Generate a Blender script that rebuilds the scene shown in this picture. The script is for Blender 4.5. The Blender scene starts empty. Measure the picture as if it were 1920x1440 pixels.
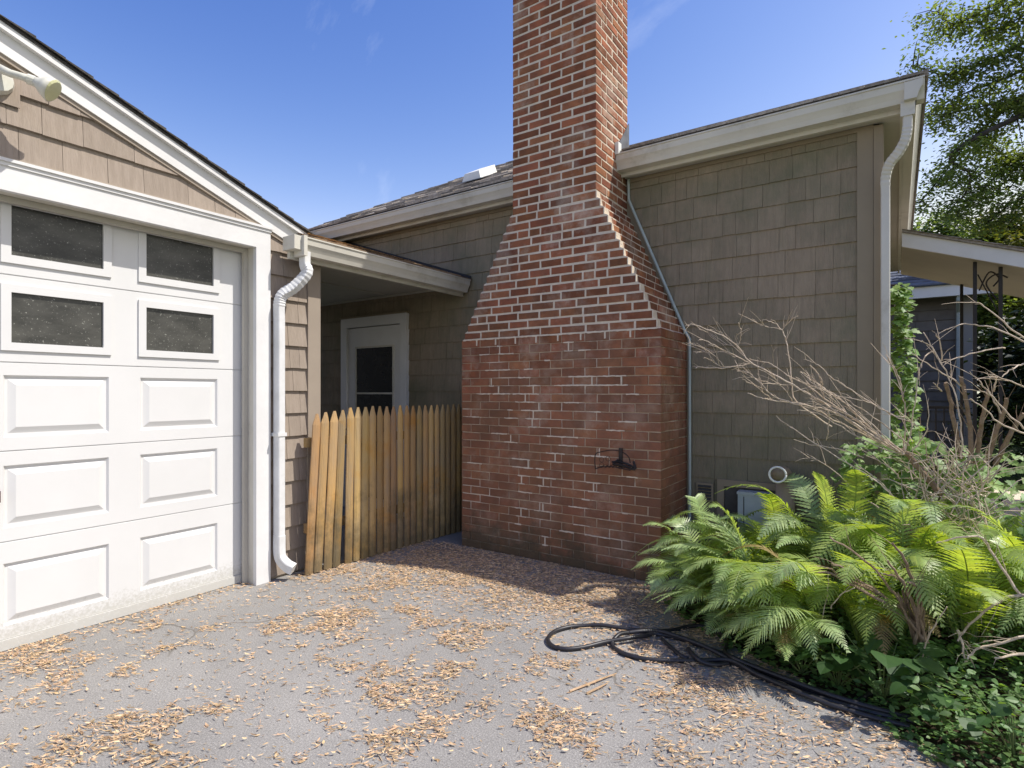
import bpy, math, random
from mathutils import Vector, noise
rad = math.radians
scene = bpy.context.scene
col = scene.collection

# ------------------------------------------------------------------ camera
CAM = Vector((0, 0, 1.37)); YAW = rad(34.2); FOC = 1060.0; HOR = 735.0
RGT = Vector((math.cos(YAW), math.sin(YAW), 0)); FWD = Vector((-math.sin(YAW), math.cos(YAW), 0))
cd = bpy.data.cameras.new('camera'); cam = bpy.data.objects.new('camera', cd); col.objects.link(cam)
cam.location = CAM; cam.rotation_euler = (rad(90), 0, YAW)
cd.sensor_width = 36; cd.lens = 36 * FOC / 1920; cd.shift_y = 15 / 1920; cd.clip_start = 0.05; cd.clip_end = 600
scene.camera = cam

# ------------------------------------------------------------------ light
SUN_AZ = rad(25.8); SUN_EL = rad(55.8)          # azimuth from +X towards +Y
S = Vector((math.cos(SUN_AZ) * math.cos(SUN_EL), math.sin(SUN_AZ) * math.cos(SUN_EL), math.sin(SUN_EL)))
sd = bpy.data.lights.new('sun', 'SUN'); sd.energy = 3.6; sd.angle = rad(0.5); sd.color = (1.0, 0.955, 0.89)
sun = bpy.data.objects.new('sun', sd); col.objects.link(sun)
sun.rotation_euler = S.to_track_quat('Z', 'Y').to_euler(); sun.location = (5, 5, 12)
world = bpy.data.worlds.new('World'); scene.world = world; world.use_nodes = True
wn = world.node_tree; wl = wn.links
bg = wn.nodes['Background']; bg.inputs['Strength'].default_value = 0.15
sky = wn.nodes.new('ShaderNodeTexSky'); sky.sky_type = 'NISHITA'; sky.sun_disc = False
sky.sun_elevation = SUN_EL; sky.sun_rotation = rad(90) - SUN_AZ
sky.altitude = 300; sky.air_density = 1.0; sky.dust_density = 0.5; sky.ozone_density = 3.0
tc = wn.nodes.new('ShaderNodeTexCoord'); mp = wn.nodes.new('ShaderNodeMapping')
mp.inputs['Rotation'].default_value = (0.3, 0.5, 0.25); mp.inputs['Scale'].default_value = (1.3, 5.5, 2.2)
nz = wn.nodes.new('ShaderNodeTexNoise'); nz.inputs['Scale'].default_value = 1.7; nz.inputs['Detail'].default_value = 7; nz.inputs['Roughness'].default_value = .6
cr = wn.nodes.new('ShaderNodeMapRange'); cr.inputs[1].default_value = 0.60; cr.inputs[2].default_value = 0.85
cr.inputs[3].default_value = 0.0; cr.inputs[4].default_value = 0.22
mx = wn.nodes.new('ShaderNodeMixRGB'); mx.inputs[2].default_value = (6.0, 6.2, 6.6, 1)
wl.new(tc.outputs['Generated'], mp.inputs[0]); wl.new(mp.outputs[0], nz.inputs['Vector'])
wl.new(nz.outputs[0], cr.inputs[0]); wl.new(cr.outputs[0], mx.inputs[0]); 
# the colour of this clear day: the sky's own gradient, a little deeper and less green
sp_ = wn.nodes.new('ShaderNodeSeparateColor'); cb_ = wn.nodes.new('ShaderNodeCombineColor'); wl.new(sky.outputs[0], sp_.inputs[0])
for ch, (pw, k) in enumerate(((2.4, .64), (1.8, .47), (1.05, .93))):
    a_ = wn.nodes.new('ShaderNodeMath'); a_.operation = 'POWER'; a_.inputs[1].default_value = pw; wl.new(sp_.outputs[ch], a_.inputs[0])
    b_ = wn.nodes.new('ShaderNodeMath'); b_.operation = 'MULTIPLY'; b_.inputs[1].default_value = k; wl.new(a_.outputs[0], b_.inputs[0])
    c_ = wn.nodes.new('ShaderNodeMath'); c_.operation = 'MINIMUM'; c_.inputs[1].default_value = 5.0; wl.new(b_.outputs[0], c_.inputs[0]); wl.new(c_.outputs[0], cb_.inputs[ch])
wl.new(cb_.outputs[0], mx.inputs[1])
wl.new(mx.outputs[0], bg.inputs['Color'])
scene.view_settings.view_transform = 'Standard'; scene.view_settings.look = 'None'
scene.view_settings.gamma = 1; scene.view_settings.use_curve_mapping = False
scene.view_settings.exposure = 0.60
scene.cycles.max_bounces = 8; scene.cycles.diffuse_bounces = 4; scene.cycles.transparent_max_bounces = 8

# ------------------------------------------------------------------ measuring
def ray(px):
    return RGT * ((px - 960) / FOC) + FWD
def gp(px, py):                       # a point of the ground seen at this place of the photograph
    d = FOC * CAM.z / (py - HOR); v = ray(px) * d
    return Vector((v.x, v.y, 0))
def at(px, py, Y):                    # a point at the given distance Y
    v = ray(px); t = Y / v.y
    return Vector((v.x * t, Y, CAM.z - (py - HOR) / FOC * t))
def proj(p):
    v = Vector(p) - CAM; d = v.dot(FWD)
    if d < 0.05: return None
    return (960 + FOC * v.dot(RGT) / d, HOR - FOC * v.z / d, d)

# ------------------------------------------------------------------ materials
def mat(name, c1, c2=None, scale=4.0, stretch=(1, 1, 1), detail=5, rough=0.8, bump=0.0, bscale=60, bstretch=(1, 1, 1),
        rand=0.0, hue=0.0, spec=0.3, metal=0.0, lo=0.35, hi=0.65, trans=0.0, c3=None, c3scale=2.0, c3lo=.55, c3hi=.7, objc=False, bdist=.01):
    m = bpy.data.materials.new(name); m.use_nodes = True; t = m.node_tree; L = t.links; N = t.nodes
    b = N['Principled BSDF']; b.inputs['Roughness'].default_value = rough; b.inputs['Metallic'].default_value = metal
    b.inputs['Specular IOR Level'].default_value = spec
    c2 = c2 or c1
    if objc: g = N.new('ShaderNodeTexCoord').outputs['Object']
    else: g = N.new('ShaderNodeNewGeometry').outputs['Position']
    def vec(sc):
        q = N.new('ShaderNodeMapping'); q.inputs['Scale'].default_value = sc; L.new(g, q.inputs[0]); return q.outputs[0]
    n = N.new('ShaderNodeTexNoise'); n.inputs['Scale'].default_value = scale; n.inputs['Detail'].default_value = detail; n.inputs['Roughness'].default_value = .65
    L.new(vec(stretch), n.inputs['Vector'])
    r = N.new('ShaderNodeMapRange'); r.inputs[1].default_value = lo; r.inputs[2].default_value = hi; L.new(n.outputs[0], r.inputs[0])
    mxx = N.new('ShaderNodeMixRGB'); mxx.inputs[1].default_value = (*c1, 1); mxx.inputs[2].default_value = (*c2, 1); L.new(r.outputs[0], mxx.inputs[0])
    out = mxx.outputs[0]
    if c3:
        n3 = N.new('ShaderNodeTexNoise'); n3.inputs['Scale'].default_value = c3scale; n3.inputs['Detail'].default_value = 8; n3.inputs['Roughness'].default_value = .7
        L.new(g, n3.inputs['Vector'])
        r3 = N.new('ShaderNodeMapRange'); r3.inputs[1].default_value = c3lo; r3.inputs[2].default_value = c3hi; L.new(n3.outputs[0], r3.inputs[0])
        m3 = N.new('ShaderNodeMixRGB'); L.new(r3.outputs[0], m3.inputs[0]); L.new(out, m3.inputs[1]); m3.inputs[2].default_value = (*c3, 1); out = m3.outputs[0]
    if rand or hue:
        oi = N.new('ShaderNodeObjectInfo'); ge = N.new('ShaderNodeNewGeometry')
        ad = N.new('ShaderNodeMath'); ad.operation = 'ADD'; L.new(oi.outputs['Random'], ad.inputs[0]); L.new(ge.outputs['Random Per Island'], ad.inputs[1])
        fr = N.new('ShaderNodeMath'); fr.operation = 'FRACT'; L.new(ad.outputs[0], fr.inputs[0])
        mr = N.new('ShaderNodeMapRange'); mr.inputs[3].default_value = 1 - rand; mr.inputs[4].default_value = 1 + rand; L.new(fr.outputs[0], mr.inputs[0])
        hs = N.new('ShaderNodeHueSaturation'); L.new(out, hs.inputs['Color']); L.new(mr.outputs[0], hs.inputs['Value'])
        m7 = N.new('ShaderNodeMath'); m7.operation = 'MULTIPLY'; m7.inputs[1].default_value = 7.31; L.new(fr.outputs[0], m7.inputs[0])
        f7 = N.new('ShaderNodeMath'); f7.operation = 'FRACT'; L.new(m7.outputs[0], f7.inputs[0])
        h2 = N.new('ShaderNodeMapRange'); h2.inputs[3].default_value = .5 - hue; h2.inputs[4].default_value = .5 + hue; L.new(f7.outputs[0], h2.inputs[0]); L.new(h2.outputs[0], hs.inputs['Hue'])
        out = hs.outputs[0]
    L.new(out, b.inputs['Base Color'])
    if bump:
        bn = N.new('ShaderNodeTexNoise'); bn.inputs['Scale'].default_value = bscale; bn.inputs['Detail'].default_value = 4; L.new(vec(bstretch), bn.inputs['Vector'])
        bp = N.new('ShaderNodeBump'); bp.inputs['Strength'].default_value = bump; bp.inputs['Distance'].default_value = bdist
        L.new(bn.outputs[0], bp.inputs['Height']); L.new(bp.outputs[0], b.inputs['Normal'])
    if trans:
        tr = N.new('ShaderNodeBsdfTranslucent'); ms = N.new('ShaderNodeMixShader'); ms.inputs[0].default_value = trans
        yl = N.new('ShaderNodeMixRGB'); yl.blend_type = 'MULTIPLY'; yl.inputs[0].default_value = 1; L.new(out, yl.inputs[1]); yl.inputs[2].default_value = (2.0, 1.9, .5, 1)
        L.new(yl.outputs[0], tr.inputs['Color']); L.new(b.outputs[0], ms.inputs[1]); L.new(tr.outputs[0], ms.inputs[2])
        L.new(ms.outputs[0], N['Material Output'].inputs['Surface'])
    m['out'] = 1
    return m
def add_dirt(m, axis, z0, z1, colr, strength=1.0, nscale=6, flip=False):
    """A stain with a ragged edge that fades out between the heights z0 and z1."""
    t = m.node_tree; L = t.links; N = t.nodes; b = N['Principled BSDF']
    src = b.inputs['Base Color'].links[0].from_socket
    g = N.new('ShaderNodeNewGeometry'); sx = N.new('ShaderNodeSeparateXYZ'); L.new(g.outputs['Position'], sx.inputs[0])
    n = N.new('ShaderNodeTexNoise'); n.inputs['Scale'].default_value = nscale; n.inputs['Detail'].default_value = 9; n.inputs['Roughness'].default_value = .75; L.new(g.outputs['Position'], n.inputs['Vector'])
    a = N.new('ShaderNodeMapRange'); a.inputs[1].default_value = z0; a.inputs[2].default_value = z1
    a.inputs[3].default_value = 1; a.inputs[4].default_value = 0; L.new(sx.outputs[axis], a.inputs[0])
    s = N.new('ShaderNodeMath'); s.operation = 'MULTIPLY_ADD'; L.new(n.outputs[0], s.inputs[0]); s.inputs[1].default_value = 2.4
    q = N.new('ShaderNodeMath'); q.operation = 'SUBTRACT'; L.new(a.outputs[0], q.inputs[0]); q.inputs[1].default_value = 1.55
    L.new(q.outputs[0], s.inputs[2])
    c = N.new('ShaderNodeMapRange'); c.inputs[1].default_value = 0; c.inputs[2].default_value = .55; c.inputs[4].default_value = strength; L.new(s.outputs[0], c.inputs[0])
    k = N.new('ShaderNodeMath'); k.operation = 'MULTIPLY'; L.new(c.outputs[0], k.inputs[0])
    gt = N.new('ShaderNodeMath'); gt.operation = 'GREATER_THAN'; L.new(a.outputs[0], gt.inputs[0]); gt.inputs[1].default_value = 0.001; L.new(gt.outputs[0], k.inputs[1])
    mm = N.new('ShaderNodeMixRGB'); L.new(k.outputs[0], mm.inputs[0]); L.new(src, mm.inputs[1]); mm.inputs[2].default_value = (*colr, 1)
    L.new(mm.outputs[0], b.inputs['Base Color'])

M = {}
M['brick'] = mat('brick', (.335, .125, .060), (.20, .080, .045), scale=7, rand=.30, hue=.007, bump=.6, bscale=90, rough=.92, c3=(.50, .38, .29), c3scale=3.4, c3lo=.50, c3hi=.76, spec=.15)
add_dirt(M['brick'], 2, 1.2, 2.6, (.32, .175, .11), .36, 3)
add_dirt(M['brick'], 2, -3, 9, (.12, .075, .05), .45, 2.3)
add_dirt(M['brick'], 2, 0.0, .42, (.085, .072, .045), .8, 5)
M['mortar'] = mat('pale_mortar', (.74, .64, .51), (.62, .53, .42), scale=20, bump=.7, bscale=120, rough=.95, spec=.1)
M['stone_mortar'] = mat('old_mortar', (.50, .38, .27), (.40, .29, .20), scale=8, bump=.6, bscale=120, rough=.95, c3=(.66, .56, .46), c3scale=3.0, c3lo=.52, c3hi=.62, spec=.1)
add_dirt(M['stone_mortar'], 2, 0.0, .42, (.085, .075, .05), .8, 5)
SH1, SH2 = (.265, .208, .145), (.325, .258, .18)
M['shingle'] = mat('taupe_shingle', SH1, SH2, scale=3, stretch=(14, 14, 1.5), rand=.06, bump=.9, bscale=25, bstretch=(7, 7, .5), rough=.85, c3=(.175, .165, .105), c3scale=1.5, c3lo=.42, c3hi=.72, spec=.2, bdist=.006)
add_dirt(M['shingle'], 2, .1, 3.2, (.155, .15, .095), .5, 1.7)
M['shingle_garage'] = mat('taupe_shingle_sunny', (.29, .238, .19), (.345, .285, .232), scale=3, stretch=(14, 14, 1.5), rand=.07, bump=.5, bscale=25, bstretch=(7, 7, .5), rough=.85, spec=.2, bdist=.006)  # same taupe as the house, sunlit paleness put into the colour
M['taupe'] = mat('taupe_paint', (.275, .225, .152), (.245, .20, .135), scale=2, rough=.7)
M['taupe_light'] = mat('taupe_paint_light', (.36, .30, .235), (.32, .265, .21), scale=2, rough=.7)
M['white'] = mat('white_paint', (.74, .73, .71), (.68, .67, .65), scale=3, rough=.5, bump=.08, bscale=30)
M['door_white'] = mat('garage_door_white', (.70, .695, .68), (.67, .665, .65), scale=2, rough=.45)
add_dirt(M['door_white'], 2, 0.04, .215, (.36, .345, .28), .5, 60)
M['trim_grey'] = mat('gutter_white', (.62, .59, .51), (.56, .53, .455), scale=3, rough=.5, c3=(.36, .33, .25), c3scale=3, c3lo=.55, c3hi=.8)
M['soffit'] = mat('soffit_beige', (.52, .49, .42), (.46, .43, .37), scale=2, rough=.7)
M['soffit_grey'] = mat('soffit_grey', (.36, .37, .36), (.30, .31, .30), scale=2, rough=.7)
M['down_white'] = mat('downspout_white', (.76, .76, .75), (.66, .66, .64), scale=9, rough=.4, c3=(.45, .43, .37), c3scale=12, c3lo=.66, c3hi=.75)
M['conduit'] = mat('conduit_grey', (.45, .50, .46), (.38, .43, .40), rough=.5)
M['roof'] = mat('roof_shingle', (.42, .375, .325), (.25, .22, .19), scale=30, rand=.4, bump=.8, bscale=250, rough=.95, spec=.1)
M['roof_dark'] = mat('roof_shingle_dark', (.075, .07, .065), (.12, .11, .10), scale=40, rand=.35, bump=.8, bscale=250, rough=.95, spec=.1)
M['roof_brown'] = mat('roof_shingle_brown', (.30, .20, .115), (.20, .145, .10), scale=9, rand=.35, bump=.8, bscale=250, rough=.95, spec=.1)
M['roof_blue'] = mat('roof_shingle_blue', (.09, .10, .13), (.14, .155, .19), scale=9, rand=.5, rough=.9)
M['glass_dirty'] = mat('dusty_glass', (.030, .030, .026), (.085, .083, .072), scale=4, stretch=(1, 1, 2.2), rough=.30, spec=.4, c3=(.45, .45, .40), c3scale=80, c3lo=.60, c3hi=.70)
M['glass'] = mat('dark_glass', (.012, .013, .012), (.03, .03, .028), scale=3, rough=.06, spec=.6)
M['black'] = mat('black_metal', (.012, .011, .011), (.03, .022, .018), scale=20, rough=.55, spec=.4)
M['rust'] = mat('rusty_black_metal', (.016, .010, .009), (.06, .03, .02), scale=30, rough=.6)
M['hose'] = mat('black_rubber', (.018, .017, .020), (.030, .028, .032), scale=20, rough=.42, spec=.45)
M['picket'] = mat('picket_wood', (.47, .295, .110), (.36, .255, .145), scale=2.2, stretch=(3, 3, .8), rand=.22, hue=.012, bump=.6, bscale=12, bstretch=(8, 8, .6), rough=.8, c3=(.46, .235, .055), c3scale=2.6, c3lo=.52, c3hi=.70, spec=.25)
add_dirt(M['picket'], 2, 0.0, .85, (.105, .088, .050), .75, 3)
M['asphalt'] = mat('asphalt', (.215, .206, .192), (.315, .303, .284), scale=130, rough=.95, bump=.6, bscale=150, detail=9, c3=(.46, .44, .405), c3scale=130, c3lo=.58, c3hi=.66, spec=.15, bdist=.006, lo=.38, hi=.60)
def worn(m):
    t = m.node_tree; L = t.links; N = t.nodes; b = N['Principled BSDF']; src = b.inputs['Base Color'].links[0].from_socket
    g = N.new('ShaderNodeNewGeometry'); n = N.new('ShaderNodeTexNoise'); n.inputs['Scale'].default_value = 1.1; n.inputs['Detail'].default_value = 8; n.inputs['Roughness'].default_value = .7; L.new(g.outputs['Position'], n.inputs['Vector'])
    r = N.new('ShaderNodeMapRange'); r.inputs[1].default_value = .3; r.inputs[2].default_value = .7; r.inputs[3].default_value = .80; r.inputs[4].default_value = 1.16; L.new(n.outputs[0], r.inputs[0])
    h = N.new('ShaderNodeHueSaturation'); L.new(src, h.inputs['Color']); L.new(r.outputs[0], h.inputs['Value'])
    dn = N.new('ShaderNodeTexNoise'); dn.inputs['Scale'].default_value = 2.5; dn.inputs['Detail'].default_value = 6; L.new(g.outputs['Position'], dn.inputs['Vector'])
    mx_ = N.new('ShaderNodeMixRGB'); mx_.inputs[0].default_value = .22; L.new(g.outputs['Position'], mx_.inputs[1]); L.new(dn.outputs['Color'], mx_.inputs[2])
    v = N.new('ShaderNodeTexVoronoi'); v.feature = 'DISTANCE_TO_EDGE'; v.inputs['Scale'].default_value = .85; L.new(mx_.outputs[0], v.inputs['Vector'])
    c = N.new('ShaderNodeMapRange'); c.inputs[1].default_value = .0015; c.inputs[2].default_value = .006; c.inputs[3].default_value = .55; c.inputs[4].default_value = 0; L.new(v.outputs['Distance'], c.inputs[0])
    n2 = N.new('ShaderNodeTexNoise'); n2.inputs['Scale'].default_value = .9; L.new(g.outputs['Position'], n2.inputs['Vector'])
    q = N.new('ShaderNodeMapRange'); q.inputs[1].default_value = .5; q.inputs[2].default_value = .56; L.new(n2.outputs[0], q.inputs[0])
    k = N.new('ShaderNodeMath'); k.operation = 'MULTIPLY'; L.new(c.outputs[0], k.inputs[0]); L.new(q.outputs[0], k.inputs[1])
    f = N.new('ShaderNodeMixRGB'); L.new(k.outputs[0], f.inputs[0]); L.new(h.outputs[0], f.inputs[1]); f.inputs[2].default_value = (.09, .075, .055, 1); L.new(f.outputs[0], b.inputs['Base Color'])
worn(M['asphalt'])
M['soil'] = mat('soil', (.035, .026, .018), (.075, .055, .038), scale=8, rough=1, bump=1, bscale=40, spec=.05)
M['lawn'] = mat('lawn', (.035, .06, .018), (.06, .085, .025), scale=1.5, rough=1, bump=1, bscale=40, spec=.05)
M['litter'] = mat('leaf_litter', (.38, .25, .13), (.60, .43, .27), scale=30, rand=.5, hue=.012, rough=.85, spec=.15)
M['fern'] = mat('fern_green', (.27, .37, .13), (.37, .47, .22), scale=3, rand=.25, hue=.012, rough=.42, spec=.55, trans=.33)
M['fern_yellow'] = mat('fern_yellow_green', (.24, .33, .07), (.32, .41, .12), scale=3, rand=.2, hue=.012, rough=.45, spec=.5, trans=.40)
M['fern_brown'] = mat('fern_browned', (.22, .15, .06), (.30, .24, .10), scale=4, rand=.2, rough=.7, trans=.25)
M['vine'] = mat('vine_leaf', (.15, .25, .065), (.22, .33, .11), scale=6, rand=.3, hue=.015, rough=.5, spec=.4, trans=.35)
M['ivy'] = mat('ground_cover_leaf', (.08, .16, .045), (.15, .25, .08), scale=6, rand=.35, hue=.015, rough=.5, spec=.4, trans=.3)
M['broad'] = mat('broad_leaf', (.035, .085, .022), (.05, .11, .03), scale=6, rand=.15, rough=.5, spec=.4, trans=.3)
M['tree_leaf'] = mat('tree_leaf', (.08, .135, .065), (.15, .20, .075), scale=.35, rand=.4, hue=.02, rough=.4, spec=.5, trans=.45)
M['tree_leaf_yellow'] = mat('tree_leaf_yellow', (.11, .13, .035), (.16, .165, .055), scale=.3, rand=.4, hue=.02, rough=.6, spec=.3, trans=.3)
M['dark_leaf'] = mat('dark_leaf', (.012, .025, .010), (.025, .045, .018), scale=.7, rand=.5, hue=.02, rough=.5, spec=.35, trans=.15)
M['bark'] = mat('bark', (.035, .030, .026), (.07, .06, .05), scale=8, rough=.95, bump=.8, bscale=25)
M['twig'] = mat('dry_twig', (.46, .36, .26), (.62, .51, .39), scale=25, rand=.2, rough=.85, bump=.3, bscale=150, spec=.2)
M['cane'] = mat('dry_cane', (.20, .14, .09), (.30, .22, .15), scale=20, rand=.2, rough=.9, bump=.4, bscale=90, spec=.2)
M['stem'] = mat('green_stem', (.08, .12, .03), (.11, .14, .05), rough=.7)
M['lamp_white'] = mat('lamp_plastic', (.70, .69, .62), (.60, .59, .50), scale=8, rough=.4)
M['lamp_glass'] = mat('lamp_lens', (.62, .62, .36), (.50, .50, .28), scale=6, rough=.25, spec=.5)
M['flash'] = mat('metal_flashing', (.22, .23, .24), (.12, .12, .12), scale=9, rough=.45, metal=.4)
M['plastic_white'] = mat('vent_white', (.78, .78, .74), (.70, .70, .64), rough=.6)
M['box_grey'] = mat('utility_grey', (.42, .47, .46), (.36, .41, .40), rough=.5)
M['panel_dark'] = mat('dark_panel', (.045, .042, .036), (.08, .075, .065), scale=6, rough=.7)
M['neighbour'] = mat('grey_siding', (.135, .122, .110), (.17, .155, .14), scale=4, rand=.12, rough=.9)
M['red'] = mat('door_lock_red', (.12, .02, .02), (.08, .02, .02), rough=.4)

# ------------------------------------------------------------------ building blocks
WL = {}                                # world position of every Empty or mesh that may hold parts
class MB:
    def __init__(s): s.v = []; s.f = []
    def add(s, vs, fs):
        n = len(s.v); s.v += [Vector(p) for p in vs]; s.f += [tuple(i + n for i in f) for f in fs]; return s
    def box(s, a, b):
        x0, y0, z0 = a; x1, y1, z1 = b
        return s.add([(x0, y0, z0), (x1, y0, z0), (x1, y1, z0), (x0, y1, z0), (x0, y0, z1), (x1, y0, z1), (x1, y1, z1), (x0, y1, z1)],
                     [(0, 3, 2, 1), (4, 5, 6, 7), (0, 1, 5, 4), (1, 2, 6, 5), (2, 3, 7, 6), (3, 0, 4, 7)])
    def hexa(s, p):                    # 8 corners, bottom ring then top ring
        return s.add(p, [(0, 3, 2, 1), (4, 5, 6, 7), (0, 1, 5, 4), (1, 2, 6, 5), (2, 3, 7, 6), (3, 0, 4, 7)])
    def prism(s, poly, fn0, fn1):      # a 2D polygon between two mappings to 3D
        n = len(poly)
        return s.add([fn0(*p) for p in poly] + [fn1(*p) for p in poly],
                     [tuple(range(n))[::-1], tuple(range(n, 2 * n))] + [(i, (i + 1) % n, n + (i + 1) % n, n + i) for i in range(n)])
    def tube(s, pts, r, sides=8, closed=False, up=None):
        pts = [Vector(p) for p in pts]; n = len(pts)
        if n < 2: return s
        rr = r if isinstance(r, (list, tuple)) else [r] * n
        vs = []; u = None
        for i, p in enumerate(pts):
            t = (pts[min(i + 1, n - 1)] - pts[max(i - 1, 0)])
            if t.length < 1e-9: t = Vector((0, 0, 1))
            t.normalize()
            if u is None:
                u = t.cross(Vector((0, 0, 1)) if abs(t.z) < .9 else Vector((1, 0, 0))).normalized()
            u = (u - t * u.dot(t)).normalized(); w = t.cross(u)
            for k in range(sides):
                a = 2 * math.pi * k / sides
                vs.append(p + (u * math.cos(a) + w * math.sin(a)) * rr[i])
        fs = [(i * sides + k, i * sides + (k + 1) % sides, (i + 1) * sides + (k + 1) % sides, (i + 1) * sides + k) for i in range(n - 1) for k in range(sides)]
        fs += [tuple(range(sides))[::-1], tuple((n - 1) * sides + k for k in range(sides))]
        return s.add(vs, fs)
    def build(s, name, m, parent=None, smooth=False, kind=None):
        lo = Vector([min(p[i] for p in s.v) for i in range(3)]); hi = Vector([max(p[i] for p in s.v) for i in range(3)])
        c = Vector(((lo.x + hi.x) / 2, (lo.y + hi.y) / 2, lo.z))
        me = bpy.data.meshes.new(name); me.from_pydata([p - c for p in s.v], [], s.f); me.materials.append(m)
        if smooth: me.polygons.foreach_set('use_smooth', [True] * len(me.polygons))
        o = bpy.data.objects.new(name, me); col.objects.link(o); WL[o.name] = c.copy()
        if parent: o.parent = parent; o.location = c - WL[parent.name]
        else: o.location = c
        if kind: o['kind'] = kind
        return o
def thing(name, label, cat, loc, group=None):
    o = bpy.data.objects.new(name, None); col.objects.link(o); o.empty_display_size = .1
    o.location = loc; WL[o.name] = Vector(loc); o['label'] = label; o['category'] = cat
    if group: o['group'] = group
    return o
def tag(o, label, cat, group=None):
    o['label'] = label; o['category'] = cat
    if group: o['group'] = group
    return o
def smooth_path(pts, k=6):
    pts = [Vector(p) for p in pts]; out = []
    for i in range(len(pts) - 1):
        p0 = pts[max(i - 1, 0)]; p1 = pts[i]; p2 = pts[i + 1]; p3 = pts[min(i + 2, len(pts) - 1)]
        for j in range(k):
            t = j / k
            out.append(.5 * ((2 * p1) + (p2 - p0) * t + (2 * p0 - 5 * p1 + 4 * p2 - p3) * t * t + (3 * p1 - p0 - 3 * p2 + p3) * t ** 3))
    out.append(pts[-1]); return out
def shown_size(vs):
    q = [proj(p) for p in vs]
    if any(a is None for a in q): return 0
    x0 = min(a[0] for a in q); x1 = max(a[0] for a in q); y0 = min(a[1] for a in q); y1 = max(a[1] for a in q)
    if x1 < 0 or x0 > 1920 or y1 < 0 or y0 > 1440: return 0
    return (x1 - x0) * (y1 - y0)
def pieces(lst, name, m, parent, limit=290, small=60, smooth=False, hidden=None):
    """lst of (verts, faces): the largest become parts of their own, the rest one part of kind stuff."""
    order = sorted(lst, key=lambda p: -(0 if hidden and hidden(p[0]) else shown_size(p[0])))
    rest = MB(); n = 0
    for vs, fs in order:
        sz = 0 if hidden and hidden(vs) else shown_size(vs)
        if n < limit and sz > small:
            MB().add(vs, fs).build(name, m, parent, smooth); n += 1
        else: rest.add(vs, fs)
    if rest.v:
        rest.build(name, m, parent, smooth, kind='stuff')
    return n
def clip(poly, a, b, c):               # keep a*u + b*v <= c
    out = []
    for i in range(len(poly)):
        p = poly[i]; q = poly[(i + 1) % len(poly)]
        dp = a * p[0] + b * p[1] - c; dq = a * q[0] + b * q[1] - c
        if dp <= 0: out.append(p)
        if (dp < 0 < dq) or (dq < 0 < dp):
            t = dp / (dp - dq); out.append((p[0] + (q[0] - p[0]) * t, p[1] + (q[1] - p[1]) * t))
    return out
def area(poly):
    return abs(sum(poly[i][0] * poly[(i + 1) % len(poly)][1] - poly[(i + 1) % len(poly)][0] * poly[i][1] for i in range(len(poly)))) / 2
def shingle_pieces(F, v0, v1, spans, rng, exp=.17, wmin=.10, wmax=.21, nb=.016, nt=.003, clips=(), jit=.0025):
    """F(u, v, n) maps the wall to the world. Each shingle is a tapered board of its own."""
    out = []; v = v0
    while v < v1 - .02:
        vt = min(v + exp + .008, v1)
        for (a, b) in spans(v, vt):
            u = a + .0005
            while u < b - .012:
                w = rng.uniform(wmin, wmax)
                if b - (u + w) < .05: w = b - u
                vb = v + rng.uniform(-jit, jit)
                poly = [(u + .0011, vb), (u + w - .0011, vb), (u + w - .0011, vt), (u + .0011, vt)]
                for c in clips: poly = clip(poly, *c)
                u += w
                if len(poly) < 3 or area(poly) < 2e-4: continue
                dn = rng.uniform(-.0012, .0012)
                m_ = MB().prism(poly, lambda p, q: F(p, q, -.001), lambda p, q: F(p, q, dn + nb + (nt - nb) * (q - v) / exp))
                out.append((m_.v, m_.f))
        v += exp
    return out

# ------------------------------------------------------------------ ground
g = MB(); g.box((-60, -60, -.6), (120, 120, -.055)); go = g.build('lawn_ground', M['lawn']); go['kind'] = 'structure'
# driveway sheet, its right hand edge frayed where the planting bed begins
rng = random.Random(3)
edge = [(-1.25, 3.95), (-1.18, 3.55), (-.95, 3.36), (-.62, 3.13), (-.35, 2.98), (-.1, 2.86), (.18, 2.62), (.45, 2.3), (.75, 1.8), (1.1, 1.0), (1.6, -1.0), (2.2, -8)]
dense = []
for (x0, y0), (x1, y1) in zip(edge, edge[1:]):
    n = max(2, int(math.hypot(x1 - x0, y1 - y0) / .05)); n = min(n, 60)
    for i in range(n):
        t = i / n; dense.append((x0 + (x1 - x0) * t + rng.uniform(-.012, .012), y0 + (y1 - y0) * t + rng.uniform(-.012, .012)))
poly = [(-9, -8)] + [(2.2, -8)] + dense[::-1] + [(-1.25, 4.56), (-9, 4.56)]
d = MB().prism(poly, lambda x, y: (x, y, -.045), lambda x, y: (x, y, 0.0))
do = d.build('driveway', M['asphalt']); do['kind'] = 'structure'
so = MB()
nx, ny = 60, 50
vs = []
for j in range(ny + 1):
    for i in range(nx + 1):
        x = -1.4 + 5.2 * i / nx; y = .8 + 6.0 * j / ny
        # signed distance-ish from the edge keeps the soil below the asphalt's rim
        dd = min(math.hypot(x - a, y - b) for a, b in edge)
        vs.append((x, y, (-.045 if dd < .2 else -.03) + .05 * noise.noise(Vector((x * 4, y * 4, 0))) * min(1, dd * 3) + min(.05, dd * .06)))
so.add(vs, [(j * (nx + 1) + i, j * (nx + 1) + i + 1, (j + 1) * (nx + 1) + i + 1, (j + 1) * (nx + 1) + i) for j in range(ny) for i in range(nx)])
keep = []
def inside_drive(x, y):
    c = False; n = len(poly)
    for i in range(n):
        x0, y0 = poly[i]; x1, y1 = poly[(i + 1) % n]
        if (y0 > y) != (y1 > y) and x < (x1 - x0) * (y - y0) / (y1 - y0) + x0: c = not c
    return c
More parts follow.
